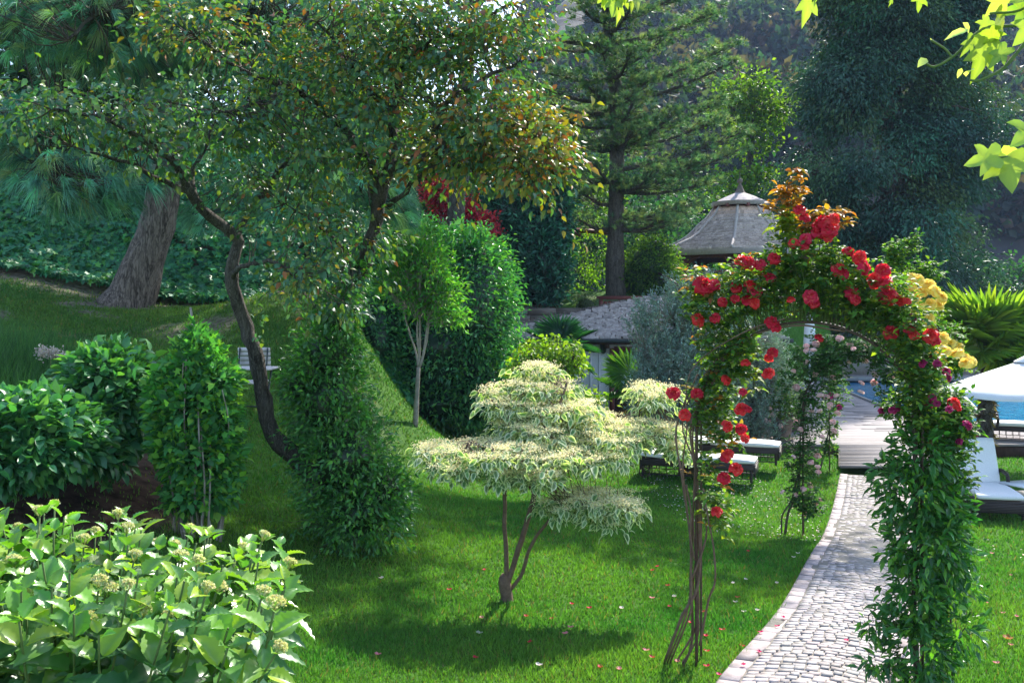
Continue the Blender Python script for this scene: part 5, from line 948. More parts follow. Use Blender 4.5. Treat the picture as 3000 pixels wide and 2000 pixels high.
# ------------------------------------------------------------------ garden arches and their climbers
AW = 1.5; AD = nrm(np.array([math.cos(math.radians(20)), -math.sin(math.radians(20))]))
def arch_ring(p0, hgt=2.48, n=40):
    r = AW / 2; zs = hgt - r; base = np.array([p0[0], p0[1]]); mid = base + AD * r; zl = p0[2]; ar = np.linspace(math.pi, 0, n)
    zr = g(*(base + AD * AW)); P = [np.array([base[0], base[1], zl - .1]), np.array([base[0], base[1], zl + zs * .5])]
    P += [np.array([*(mid + AD * r * math.cos(a)), zl + zs + r * math.sin(a)]) for a in ar]; e = base + AD * AW; P += [np.array([e[0], e[1], zl + zs * .5]), np.array([e[0], e[1], zr - .1])]
    return np.array(P)
def arch(label, p0):
    root = thing('garden_arch', label, 'arch', p0, 'iron rose arches over the path'); nn = np.array([-AD[1], AD[0]])
    R1 = arch_ring(p0)
    for k, off in enumerate((-.02, .02, .20)):
        m_ = MB(); P = R1.copy(); P[:, :2] += nn * (off if k < 2 else .2) ; P[:, :2] += 0; m_.tube(spline(P, n=3), [.0085], 7); build('hoop', m_, M['darkmetal'], root)
    for i in range(3, len(R1) - 3, 4): m_ = MB(); m_.tube([R1[i] + [nn[0] * -.02, nn[1] * -.02, 0], R1[i] + [nn[0] * .2, nn[1] * .2, 0]], [.005], 5); build('crossbar', m_, M['darkmetal'], root)
    return R1
p1 = hit(2041, 1960); p2 = hit(2352, 1575); p3 = hit(2430, 1383)
A1 = arch('nearest iron arch carrying red roses over the path', p1); A2 = arch('middle iron arch carrying pink roses over the path', p2); A3 = arch('farthest iron arch close to the deck step', p3)

def bloom(kind, seed):
    rg = np.random.default_rng(seed); mb = MB(); cfg = {'red': (17, .62, .10), 'pink': (22, .95, .02), 'yellow': (14, .62, .06), 'dark': (15, .7, .06)}[kind]
    n, cup, ruf = cfg
    for k in range(n):
        f = k / (n - 1); an = k * 2.4 + rg.random() * .4; ph = f ** cup * 1.5 + .1 * rg.standard_normal(); L = .30 + .30 * f; wd = .22 + .30 * f; V = []; C = []
        pz_ = rg.random() * 6
        for v in (0, .35, .7, 1.0):
            for u in (-1, -.5, 0, .5, 1):
                curl = ph + (.9 * v * v * (1 if kind != 'pink' else -1.0)) * (f if kind != 'pink' else .9); r = L * v * math.sin(curl); z = L * v * math.cos(curl) + ruf * math.sin(4.5 * u + pz_) * v; ww = wd * math.sin(math.pi * (.12 + .58 * v)) * u * (1 - .15 * (v == 1) * abs(u)); r -= .35 * abs(u) ** 2 * wd * .5
                x, y = r, ww; V.append((x * math.cos(an) - y * math.sin(an), x * math.sin(an) + y * math.cos(an), z - .12))
                if kind == 'red': c0, c1 = np.array([.86, .36, .20]), np.array([[.60, .012, .04], [.74, .035, .045], [.66, .02, .08]][seed % 3]); tt = min(1, v * 1.45 + .12 + .2 * rg.standard_normal())
                elif kind == 'dark': c0, c1 = np.array([.35, .05, .10]), np.array([.42, .02, .14]); tt = v
                elif kind == 'pink': c0, c1 = np.array([.85, .50, .50]), np.array([.86, .66, .66]); tt = f
                else: c0, c1 = np.array([.90, .62, .06]), np.array([.95, .82, .22]); tt = v
                C.append((c0 * (1 - tt) + c1 * tt) * (1 + .08 * rg.standard_normal()))
        mb.add(V, [np.array([(i * 5 + j, i * 5 + j + 1, (i + 1) * 5 + j + 1, (i + 1) * 5 + j) for i in range(3) for j in range(4)])], np.array(C))
    o = build('b', mb, M['petal']); me = o.data; me.name = kind + '_bloom'; bpy.data.objects.remove(o); return me
BM = {k: [bloom(k, s) for s in range(3)] for k in ('red', 'pink', 'yellow', 'dark')}
def put_blooms(root, lst, kind, scale=1.0, name='rose_bloom', cap=100):
    for q_, (p_, r) in enumerate(lst[:cap]):
        o = bpy.data.objects.new(name, BM[kind][int(R.integers(3))]); COL.objects.link(o); o.parent = root; o.location = tuple(np.array(p_) - np.array(root.location)); s = r * 2 * scale; o.scale = (s, s, s * .9)
        d = Vector((rn(1)[0] * .45, -.55 + rn(1)[0] * .3, .75 + rn(1)[0] * .25)).normalized(); o.rotation_mode = 'QUATERNION'; o.rotation_quaternion = d.to_track_quat('Z', 'Y') @ Matrix.Rotation(rnd() * 6.28, 3, 'Z').to_quaternion()
def z6(x, y): return 2000 + x / 2.34, 660 + y / 2.34
def zb(x, y): return 2000 + x / 2.34, 1330 + y / 2.34
RL = [(.07, .18, .04), (.10, .22, .04), (.05, .13, .04), (.20, .30, .04)]
BRZ = [(.30, .12, .03), (.35, .17, .04), (.22, .16, .03)]
def rose_foliage(lf, tw, P, pal=RL, L=.05, src=None):
    m_ = len(P); ax = nrm(rn(m_, 3) * [1, 1, .6] + [0, -.1, .1]); sd_ = nrm(np.cross(ax, [0, 0, 1.]) + 1e-6)
    for t, s in ((1.0, 0), (.62, 1), (.62, -1), (.25, 1), (.25, -1)):
        Q = P + ax * t * .075; A = ax * (1 if s == 0 else .45) + sd_ * s * .9 + rn(m_, 3) * .12; leaves(lf, Q, A, rn(m_, 3) * .35 + [0, 0, .9], L * (1.1 if s == 0 else .95), L * .62, tint(m_, pal, .18), LEAF8, .1)
    twigs(tw, P - ax * .03, P + ax * .08, .0012, .0008, 0, 2)
# red climbing rose
def red_rose():
    root = thing('red_climbing_rose', 'climbing rose with large red-orange blooms covering the nearest arch', 'climbing rose', p1 + [.05, .1, 0]); lf = MB(); tw = MB(); yl = MB()
    ring = spline(A1, step=.03); zt = ring[:, 2]
    # canes following the hoop
    for k in range(6):
        cn = MB(); n = len(ring); i0 = int(n * 0); i1 = int(n * (.35 + .4 * rnd())); off = rn(3) * [.05, .09, .02]; idx = np.arange(i0, i1, 12); P = ring[idx] + rn(len(idx), 3) * [.022, .03, .02] + off * np.linspace(.3, 1, len(idx))[:, None]
        mid = np.array([ring[len(ring) // 2][0], ring[len(ring) // 2][1], 2.1]); P += nrm(P - mid) * .03 * (k % 4); P[0] = [p1[0] - .12 + rn() * .05, p1[1] + .1 + rn() * .06, p1[2] - .03]
        if k < 3: P[0] = W(1945 + k * 8, 1945, 7.2); P[1] = W(2000 + k * 10, 1800, 7.1)
        cn.tube(spline(P, n=4), [.011, .009, .006] if k % 3 == 0 else [.007, .006, .005], 6, bump=.12); build('cane', cn, M['redtwig'], root)
    for pts in ([(2050, 1890, 7.1), (2075, 1760, 7.05), (2095, 1700, 7.), (2090, 1600, 7.), (2075, 1520, 7.), (2060, 1430, 7.05)], [(2025, 1700, 7.1), (2055, 1620, 7.1), (2070, 1560, 7.1), (2062, 1480, 7.1)], [(2010, 1420, 7.1), (2025, 1500, 7.1), (2022, 1560, 7.1), (2035, 1640, 7.1)]):
        cn = MB(); cn.tube(spline(PX(pts), n=6), [.009, .006], 6, bump=.08); build('cane', cn, M['redtwig'], root)
    # foliage in lobes along the arch (px, py, D, rx, ry, rd, n)
    for px, py, D, rx, ry, rd, n, br in [(2110, 900, 7.1, 90, 70, .25, 240, 0), (2230, 825, 7.0, 110, 80, .28, 340, .05), (2340, 775, 6.95, 100, 90, .28, 340, .03), (2450, 820, 6.9, 110, 85, .28, 400, 0), (2570, 875, 6.8, 90, 75, .25, 330, 0), (2640, 960, 6.7, 70, 80, .25, 260, 0), (2120, 1030, 7.1, 80, 80, .22, 240, .05), (2090, 1170, 7.1, 60, 90, .18, 230, .05), (2120, 1270, 7.1, 50, 60, .15, 90, .15), (2690, 1060, 6.65, 55, 70, .2, 240, 0),
             (2070, 1400, 7.1, 45, 70, .14, 70, .1), (2100, 1510, 7.05, 30, 50, .1, 36, .15), (2180, 1020, 7., 40, 50, .15, 60, 0), (2700, 1180, 6.65, 55, 80, .2, 260, 0), (2290, 900, 6.95, 120, 25, .2, 60, 0), (2480, 915, 6.85, 120, 25, .2, 70, 0), (2030, 880, 7.15, 30, 60, .1, 24, .2), (2140, 1080, 7, 60, 40, .1, 70, 0), (2080, 820, 7.1, 60, 50, .15, 50, .1), (2440, 760, 6.9, 60, 40, .2, 60, 0)]:
        P = blob(px, py, D, rx * 1.08, ry * 1.05, rd, int(n * .62)); b_ = rnd(len(P)) < br; rose_foliage(lf, tw, P[~b_]); 
        if b_.any(): rose_foliage(lf, tw, P[b_], BRZ)
        k = nearest(ring, P[::5]); twigs(tw, ring[k], P[::5], .004, .002, -.05, 5)
    # tall shoots with bronze young leaves
    for pts, lo in [([(2305, 860, 6.95), (2303, 760, 6.95), (2308, 660, 6.95), (2325, 560, 6.95), (2345, 475, 6.95)], .25), ([(2400, 780, 6.9), (2405, 700, 6.9), (2440, 650, 6.9), (2470, 615, 6.9)], .5), ([(2300, 780, 6.95), (2290, 620, 6.95), (2300, 540, 6.95)], .5), ([(2330, 800, 6.9), (2350, 700, 6.9), (2380, 640, 6.9), (2420, 615, 6.9)], .5), ([(2100, 900, 7.1), (2060, 850, 7.15), (2040, 780, 7.15)], .2), ([(2200, 1080, 7.), (2210, 1120, 7.), (2222, 1140, 7)], 0), ([(2090, 1560, 7.05), (2100, 1500, 7.05), (2102, 1495, 7.05)], 0)]:
        q = spline(PX(pts), step=.02); tw.tube(q, [.006, .003], 5); f = lo + (1 - lo) * rnd(int(len(q) * 1.2)); P = q[(f * (len(q) - 1)).astype(int)] + rn(len(f), 3) * .035; hi_ = f > .62 if lo > .1 else f > 2; rose_foliage(yl, tw, P[~hi_], [(.20, .26, .03), (.13, .22, .03)], .06); rose_foliage(yl, tw, P[hi_], BRZ, .06)
    build('leaves', lf, M['bright'], root, smooth=False); build('young_leaves', yl, M['bright'], root, smooth=False); build('twigs', tw, M['greentwig'], root)
    RB = [(155, 395, 80), (225, 400, 50), (410, 225, 55), (455, 245, 55), (530, 255, 48), (635, 215, 50), (760, 110, 42), (840, 85, 50), (835, 125, 42), (930, 30, 62), (1010, 20, 62), (985, 55, 55), (1150, 170, 52), (1205, 215, 55), (1085, 290, 62), (1100, 330, 40), (1265, 285, 58), (1375, 300, 58), (1300, 370, 60), (1380, 370, 55), (1400, 450, 75), (1440, 490, 50), (1500, 505, 42), (1545, 510, 30), (365, 415, 48), (470, 395, 48), (500, 430, 60), (460, 500, 60), (500, 530, 45), (350, 495, 40), (880, 475, 60), (905, 520, 45), (735, 500, 32), (1160, 440, 60), (1190, 500, 40), (115, 630, 55), (620, 650, 55), (640, 690, 40), (1425, 720, 58), (1560, 690, 48), (1590, 740, 40), (1690, 745, 60), (1730, 780, 40), (940, 760, 36), (610, 860, 44), (590, 900, 36), (585, 1000, 48), (310, 1050, 45), (430, 930, 38), (100, 1150, 52), (20, 1285, 50), (415, 1130, 34), (400, 1245, 52), (450, 1250, 30), (320, 1370, 48), (400, 1385, 45), (435, 1450, 38), (310, 1555, 45), (1870, 1200, 45), (1890, 1240, 30), (220, 625, 42), (600, 345, 48), (280, 520, 40), (-60, 1135, 55), (1840, 1215, 28)]
    RB = [(z6(a, b), r / 2.34) for a, b, r in RB] + [(zb(a, b), r / 2.34) for a, b, r in [(370, 85, 55), (290, 150, 52), (290, 10, 45), (235, 380, 46)]] + [((2000 + a / 2.34, b / 2.34), r / 2.34) for a, b, r in [(805, 1420, 48), (845, 1480, 42), (950, 1500, 62), (1020, 1540, 62), (1050, 1490, 45), (930, 1550, 45)]]
    put_blooms(root, [(W(a, b, 6.9 + (2400 - a) * .0006 - .12 - rnd() * .1), r / F * 7 * .86) for (a, b), r in RB], 'red')
red_rose()
# yellow rose behind the right shoulder of the arch
def small_rose(name, label, f, fol, pts, kind, r, depth, pal=RL, stems=(), L=.045, cat='climbing rose'):
    root = thing(name, label, cat, f); lf = MB(); tw = MB()
    for px, py, D, rx, ry, rd, n in fol:
        P = blob(px, py, D, rx, ry, rd, n); rose_foliage(lf, tw, P, pal, L)
        if n > 20: P2 = P[::8]; twigs(tw, np.tile(W(px, py + ry * .6, D), (len(P2), 1)) + rn(len(P2), 3) * .05, P2, .004, .002, 0, 4)
    for s_, rr in stems: st = MB(); st.tube(spline(PX(s_), n=6), rr, 6, bump=.05); build('stem', st, M['twig'], root)
    build('leaves', lf, M['soft'], root, smooth=False); build('twigs', tw, M['greentwig'], root); put_blooms(root, [(W(a, b, depth + rn() * .12), q / F * depth) for a, b, q in pts], kind); return root
Y6 = [(1560, 380), (1620, 360), (1680, 395), (1540, 440), (1600, 440), (1650, 450), (1570, 510), (1630, 530), (1690, 530), (1745, 440), (1790, 480), (1765, 530), (1500, 640), (1680, 640), (1720, 690), (1780, 760), (1840, 800), (1890, 820), (1870, 860), (1940, 895), (1975, 920), (1930, 930), (1790, 930), (1580, 340), (1610, 480), (1540, 470), (1700, 420), (1740, 880), (1800, 850), (1590, 560)]
small_rose('yellow_climbing_rose', 'yellow climbing rose rising behind the right shoulder of the nearest arch', foot(2700, 8.2), [(2680, 830, 8.3, 50, 60, .2, 110), (2640, 760, 8.2, 40, 50, .15, 60), (2690, 930, 8.3, 60, 60, .2, 130), (2760, 990, 8.2, 60, 50, .2, 90), (2620, 740, 8.2, 14, 40, .05, 30), (2670, 720, 8.2, 14, 40, .05, 26), (2720, 800, 8.2, 35, 30, .1, 40), (2710, 1100, 8.2, 60, 90, .2, 160), (2800, 1060, 8.1, 40, 40, .1, 50)],
           [(*z6(a, b), 40 / 2.34 * 1.1) for a, b in Y6], 'yellow', 0, 7.9, stems=[([(2690, 1900, 8.2), (2700, 1400, 8.2), (2690, 1000, 8.2), (2670, 800, 8.2)], [.012, .008]), ([(2700, 1400, 8.2), (2760, 1100, 8.15), (2800, 1040, 8.1)], [.008, .005])])
# pink-purple small rose on the right leg
small_rose('magenta_rose', 'magenta and purple small-flowered rose hanging on the right leg of the nearest arch', foot(2790, 7.0), [(2760, 1200, 6.8, 70, 70, .2, 280), (2780, 1300, 6.8, 70, 60, .2, 200), (2700, 1280, 6.75, 50, 60, .15, 110), (2810, 1240, 6.8, 40, 50, .15, 80), (2610, 1200, 6.9, 40, 30, .1, 36), (2800, 1400, 6.8, 50, 50, .15, 80)],
           [(*z6(a, b), q / 2.34) for a, b, q in [(1720, 900, 34), (1750, 940, 30), (1800, 990, 32), (1830, 1040, 30), (1640, 940, 30), (1690, 1210, 34), (1715, 1170, 26), (1760, 1300, 32), (1965, 1365, 34), (1910, 1360, 28), (1830, 1250, 26), (1745, 1215, 24), (1440, 1255, 28), (1480, 1245, 28), (1370, 1268, 26), (1650, 1380, 26), (1885, 1480, 26), (1580, 620, 30), (2010, 1430, 18), (1700, 1480, 24)]], 'dark', 0, 6.62, stems=[([(2790, 1990, 6.9), (2780, 1600, 6.9), (2770, 1300, 6.85), (2750, 1180, 6.8)], [.008, .005])])
# pink roses on the middle and far arches
P6 = [(915, 820, 30), (850, 860, 24), (895, 860, 24), (1075, 780, 30), (1145, 825, 26), (1170, 850, 20), (1215, 865, 28), (850, 940, 22), (910, 1025, 24), (780, 1115, 30), (945, 1170, 26), (980, 1180, 26), (1010, 1230, 22), (940, 1275, 22), (885, 1275, 20), (1060, 1290, 24), (1030, 1350, 24), (1035, 1410, 22), (1255, 935, 22), (1140, 940, 18), (1315, 1030, 28), (1310, 1080, 28), (1225, 1085, 24), (1220, 1145, 24), (1055, 1170, 22), (1030, 1045, 22), (760, 1000, 18), (1430, 1040, 26), (805, 1400, 20), (955, 1450, 18), (850, 830, 22), (1260, 830, 20)]
PB = [(925, 15, 26), (880, 60, 24), (925, 90, 20), (930, 125, 22), (830, 245, 26), (770, 280, 22), (870, 215, 24), (685, 262, 18), (945, 315, 16), (915, 345, 14), (838, 415, 22), (760, 20, 18)]
small_rose('pink_climbing_rose', 'pale pink climbing rose on the left half of the middle arch', p2, [(2370, 1200, 13.5, 45, 80, .3, 170), (2350, 1330, 13.5, 50, 80, .3, 200), (2350, 1450, 13.5, 45, 60, .25, 130), (2420, 1100, 13.4, 60, 60, .3, 170), (2350, 1060, 13.5, 50, 60, .25, 100), (2460, 1030, 13.3, 80, 45, .3, 170), (2540, 1030, 13.2, 70, 40, .3, 140), (2380, 1480, 13.4, 30, 40, .15, 40), (2300, 1120, 13.5, 30, 50, .15, 40), (2400, 1000, 13.4, 50, 30, .2, 60), (2590, 1060, 13.1, 40, 60, .25, 110), (2610, 1150, 13.1, 35, 70, .2, 110)],
           [(*z6(a, b), q / 2.34) for a, b, q in P6] + [(*zb(a, b), q / 2.34) for a, b, q in PB], 'pink', 0, 13.25, [(.04, .11, .03), (.055, .15, .03), (.03, .085, .03)], [([(2300, 1565, 13.5), (2310, 1500, 13.5), (2340, 1420, 13.5), (2345, 1250, 13.5)], [.02, .012]), ([(2290, 1562, 13.5), (2292, 1510, 13.5), (2320, 1460, 13.5), (2340, 1380, 13.5)], [.012, .01]), ([(2345, 1250, 13.5), (2370, 1150, 13.45), (2420, 1080, 13.4)], [.014, .008])], L=.055)
small_rose('pale_rose', 'cream rose on the left leg of the farthest arch with two dark crimson blooms', p3, [(2430, 1230, 19, 30, 60, .3, 110), (2425, 1310, 19, 22, 40, .2, 60), (2450, 1150, 18.9, 40, 50, .3, 80)], [(*z6(a, b), q / 2.34) for a, b, q in [(1058, 1290, 20), (1030, 1350, 20), (1040, 1412, 18), (1000, 1250, 16)]], 'pink', 0, 18.7, stems=[([(2400, 1380, 19), (2415, 1330, 19), (2428, 1260, 19)], [.02, .012])], L=.07)
put_blooms(bpy.data.objects['pale_rose'], [(W(*z6(1015, 1160), 18.7), .07), (W(*z6(1070, 1240), 18.7), .06)], 'dark')
# star jasmine on the right leg of the nearest arch
e1 = A1[-1]
climber('jasmine', 'leafy star jasmine climbing the right leg of the nearest arch beside the path', e1, [(2700, 1330, 6.7, 75, 90, .24, 470), (2690, 1460, 6.7, 95, 105, .26, 720), (2715, 1600, 6.6, 90, 115, .26, 720), (2690, 1750, 6.6, 70, 105, .22, 500), (2700, 1900, 6.5, 78, 110, .24, 560), (2770, 1500, 6.7, 60, 70, .2, 200), (2600, 1400, 6.7, 40, 50, .15, 90), (2800, 1640, 6.6, 40, 40, .15, 70), (2620, 1620, 6.6, 40, 30, .12, 50), (2560, 1830, 6.6, 40, 25, .1, 40), (2580, 1935, 6.5, 50, 25, .12, 60), (2820, 1720, 6.6, 50, 30, .15, 60), (2800, 1850, 6.5, 60, 50, .2, 110)],
        [(.05, .17, .035), (.06, .21, .04), (.04, .13, .035), (.14, .33, .04)], .075, .36, M['leaf'], stems=[([(2690, 2060, 6.6), (2680, 1700, 6.6), (2685, 1400, 6.65), (2675, 1200, 6.65)], [.022, .015]), ([(2760, 2000, 6.6), (2755, 1720, 6.6), (2760, 1560, 6.6)], [.008, .005]), ([(2630, 1800, 6.6), (2580, 1780, 6.6), (2545, 1800, 6.6), (2550, 1850, 6.6)], [.005, .003])], core_c=None, droop=.45)

# ------------------------------------------------------------------ furniture
def lounger(label, loc, rz, back, group='rattan sun loungers with white cushions', flat=False):
    r_ = thing('sun_lounger', label, 'sun lounger', loc, group, rz)
    fr = MB(); fr.box((1.0, 0, .27), (1.98, .66, .06)); fr.box((1.98, 0, .2), (.03, .64, .14)); fr.box((1.0, .32, .235), (1.94, .025, .05)); fr.box((1.0, -.32, .235), (1.94, .025, .05)); fr.box((.02, 0, .2), (.03, .64, .14))
    build('frame', fr, M['rattan'], r_, smooth=False, local=True)
    for x, y in ((.06, .3), (.06, -.3), (1.93, .3), (1.93, -.3)): m_ = MB(); m_.tube([(x, y, 0), (x, y, .27)], [.022, .028], 8); build('leg', m_, M['rattan'], r_, local=True)
    sk = MB()
    for y in (-.32, .32):
        for k in range(15): sk.tube([(.1 + k * .13, y, .06), (.1 + k * .13, y, .22)], [.006], 4)
        sk.tube([(.05, y, .06), (1.95, y, .06)], [.01], 5)
    build('wicker_skirt', sk, M['rattan'], r_, local=True)
    def cushion(name, pts, th, wd):
        m_ = MB(); q = spline(pts, n=6); T_ = nrm(np.gradient(q, axis=0)); Nn = np.stack([-T_[:, 2], 0 * T_[:, 0], T_[:, 0]], -1) * np.where(T_[:, 0:1] < 0, -1, 1); u = np.linspace(0, 2 * math.pi, 20, endpoint=False); V = []
        n = len(q)
        for i in range(n):
            e = min(1, .55 + min(i, n - 1 - i) * .3); V += [q[i] + Nn[i] * (th / 2 * e * np.sign(math.sin(a)) * abs(math.sin(a)) ** .35 + th / 2) + np.array([0, wd / 2 * np.sign(math.cos(a)) * abs(math.cos(a)) ** .35 * (.97 + .03 * e), 0]) for a in u]
        fs = [(i * 20 + j, i * 20 + (j + 1) % 20, (i + 1) * 20 + (j + 1) % 20, (i + 1) * 20 + j) for i in range(n - 1) for j in range(20)] + [tuple(range(20))[::-1], tuple((n - 1) * 20 + j for j in range(20))]
        m_.add(V, fs, (.5, .5, .5)); build(name, m_, M['fabric'], r_, local=True)
    cushion('seat_cushion', [(.75, 0, .30), (1.3, 0, .31), (1.98, 0, .30)], .09, .64)
    c, s = math.cos(back), math.sin(back); cushion('back_cushion', [(.74, 0, .32), (.74 - .36 * c, 0, .31 + .36 * s), (.74 - .78 * c, 0, .31 + .78 * s)], .09, .62)
    bf = MB(); bf.box((.74 - .38 * c, 0, .29 + .38 * s), (.76, .62, .03)); V = bf.v[0]; V = V - [.74, 0, .3]; V0 = np.array([.38 * -c, 0, -.01 + .38 * s]); Q = V - V0; V = np.stack([Q[:, 0] * c + Q[:, 2] * s, Q[:, 1], -Q[:, 0] * s + Q[:, 2] * c], -1) + V0 + [.74, 0, .3]; bf.v[0] = V; build('back_frame', bf, M['rattan'], r_, smooth=False, local=True)
    if not flat:
        for y in (-.36, .36): m_ = MB(); m_.tube(spline([(.42, y, .28), (.45, y, .48), (.62, y, .54), (.92, y, .52), (.98, y, .46), (.96, y, .28)], n=5), [.03], 8); build('armrest', m_, M['rattan'], r_, local=True)
    else:
        for y in (-.3, .3): m_ = MB(); m_.tube([(.1 + .09 * math.cos(a), y * 1.12, .09 + .09 * math.sin(a)) for a in np.linspace(0, 2 * math.pi, 17)], [.012], 6); m_.tube([(.1, y * 1.05, .09), (.1, y * 1.15, .09)], [.02], 8); build('wheel', m_, M['darkmetal'], r_, local=True)
def place(px, py, rot, back, lb, flat=False, off=1.98, loz=None):
    e = hit(px, py) if loz is None else loz; c, s = math.cos(rot), math.sin(rot); o = np.array([e[0] - off * c, e[1] - off * s]); z = e[2] if loz is not None else max(g(o[0], o[1]), e[2]); lounger(lb, (o[0], o[1], z), rot, back, flat=flat)
place(2215, 1425, math.radians(-19), .06, 'low rattan lounger nearer to the near arch, flat white cushion', True)
place(2285, 1388, math.radians(-19), .06, 'low rattan lounger nearer to the potted rose, flat white cushion', True)
place(2935, 1530, math.radians(-101), 1.05, 'rattan lounger with raised white back on the lawn behind the jasmine leg')
place(3075, 1290, math.radians(-25), .85, 'rattan lounger on the pool deck under the edge of the parasol', loz=np.array([(3075 - 1500) / F * 21.4, 21.4, ZD]))
# side table
b0 = hit(3010, 1500); t_ = thing('side_table', 'small white square table at the right edge beside the raised-back lounger', 'table', b0); m_ = MB(); m_.box((b0[0], b0[1], b0[2] + .42), (.55, .55, .025), .3); build('tabletop', m_, M['white'], t_, smooth=False)
for a in range(4): an = .3 + math.pi / 4 + a * math.pi / 2; m_ = MB(); m_.tube([b0 + [.34 * math.cos(an), .34 * math.sin(an), 0], b0 + [.34 * math.cos(an), .34 * math.sin(an), .41]], [.012], 6); build('leg', m_, M['white'], t_)
# parasol
def parasol():
    cx, D = (3030 - 1500) / F * 16.5, 16.5; zp = W(0, 1045, D)[2]; ze = zp - .58; Rr = 1.5; zb_ = g(cx, D); root = thing('parasol', 'open white octagonal parasol at the right edge by the pool', 'parasol', (cx, D, zb_)); a0 = math.radians(200)
    ca = MB(); nr = 7; V = []; K = 8
    for i in range(nr + 1):
        f = i / nr
        for k in range(K * 4):
            a = a0 + k * math.pi / 16; m_ = (k % 4) / 4; rad = Rr * f * (math.cos(math.pi / 8) / math.cos((m_ - .5) * math.pi / 4)); V.append((cx + rad * math.cos(a), D + rad * math.sin(a), zp - (zp - ze) * f ** 1.05 - .035 * math.sin(math.pi * m_) * f))
    fs = [(i * 32 + j, (i + 1) * 32 + j, (i + 1) * 32 + (j + 1) % 32, i * 32 + (j + 1) % 32) for i in range(nr) for j in range(32)]
    nv = len(V); V += [(x, y, z - .035) for x, y, z in V[-32:]]; fs += [(nr * 32 + j, nv + j, nv + (j + 1) % 32, nr * 32 + (j + 1) % 32) for j in range(32)]; V += [(x, y, z - .012) for x, y, z in V[:nr * 32 + 32]]; fs += [tuple(q + nv + 32 for q in f[::-1]) for f in fs[:nr * 32]]
    ca.add(V, fs); build('canopy', ca, M['fabric'], root)
    cp = MB(); cp.lathe([(.02, .07), (.05, .05), (.30, -.09), (.31, -.11)], (cx, D, zp + .02), 8, None, a0); build('vent_cap', cp, M['fabric'], root, smooth=False)
    po = MB(); po.tube([(cx, D, zb_), (cx, D, zp + .05)], [.022], 10); build('pole', po, M['white'], root)
    for k in range(8): a = a0 + k * math.pi / 4; m_ = MB(); m_.tube([(cx + .03 * math.cos(a), D + .03 * math.sin(a), zp - .04), (cx + (Rr - .02) * math.cos(a), D + (Rr - .02) * math.sin(a), ze + .0)], [.009], 5); build('rib', m_, M['slatwood'], root)
    bs = MB(); bs.lathe([(.01, .09), (.06, .09), (.30, .05), (.32, 0)], (cx, D, zb_), 20); build('base', bs, M['stone'], root)
parasol()
t_ = thing('closed_parasol', 'closed white parasol standing upright beyond the near arch', 'parasol', np.array([*W(2372, 1100, 31)[:2], ZD])); m_ = MB(); c_ = W(2372, 1010, 31); m_.lathe([(.04, 1.15), (.10, 1.0), (.17, .5), (.20, -.05), (.13, -.3), (.05, -.32)], c_, 10); build('folded_canopy', m_, M['fabric'], t_)
m_ = MB(); m_.tube([(c_[0], c_[1], ZD), (c_[0], c_[1], c_[2])], [.03], 8); build('pole', m_, M['white'], t_)
# folding chair and table on the bank
def folding_set():
    b0 = hit(700, 1222, 10, 16); b0[1] = 13.3; D = 13.5; x = (735 - 1500) / F * D; z = W(0, 1222, 13.2)[2]; yaw = 0
    r_ = thing('folding_chair', 'slatted wooden folding chair facing the camera behind the leaning trunk', 'chair', (x, D, z)); hw = .22
    for k in range(5): m_ = MB(); m_.box((x, D + .16 + k * .012, z + .88 - k * .062 + 0), (hw * 2, .018, .052)); build('back_slat', m_, M['slatwood'], r_, smooth=False)
    for k in range(5): m_ = MB(); m_.box((x, D - .20 + k * .075, z + .44 + .004 * k), (hw * 2 - .02, .062, .018)); build('seat_slat', m_, M['slatwood'], r_, smooth=False)
    for s in (-1, 1):
        m_ = MB(); m_.tube([(x + s * (hw - .03), D + .15, z + .90), (x + s * (hw - .03), D + .05, z + .45), (x + s * (hw - .03), D - .22, z)], [.011], 6); build('leg', m_, M['greymetal'], r_)
        m_ = MB(); m_.tube([(x + s * (hw - .05), D - .2, z + .43), (x + s * (hw - .05), D + .25, z)], [.011], 6); build('leg', m_, M['greymetal'], r_)
    m_ = MB(); m_.tube([(x - hw + .03, D - .14, z + .13), (x + hw - .03, D - .14, z + .13)], [.009], 6); m_.tube([(x - hw + .05, D + .17, z + .09), (x + hw - .05, D + .17, z + .09)], [.009], 6); build('crossbar', m_, M['greymetal'], r_)
    xt = (722 - 1500) / F * 12.85; yt = 12.85; zt = W(0, 1082, 12.6)[2]; zg = min(g(xt, yt), zt - .7); r2 = thing('folding_table', 'slatted wooden folding table in front of the slatted chair', 'table', (xt, yt, zg))
    for k in range(7): m_ = MB(); m_.box((xt, yt - .24 + k * .08, zt), (.74, .07, .02), .04); build('top_slat', m_, M['slatwood'], r2, smooth=False)
    for s in (-1, 1):
        m_ = MB(); m_.tube([(xt + s * .3, yt - .22, zt - .02), (xt + s * .3, yt + .22, zg)], [.011], 6); build('leg', m_, M['greymetal'], r2); m_ = MB(); m_.tube([(xt + s * .27, yt + .22, zt - .02), (xt + s * .27, yt - .22, zg)], [.011], 6); build('leg', m_, M['greymetal'], r2)
folding_set()
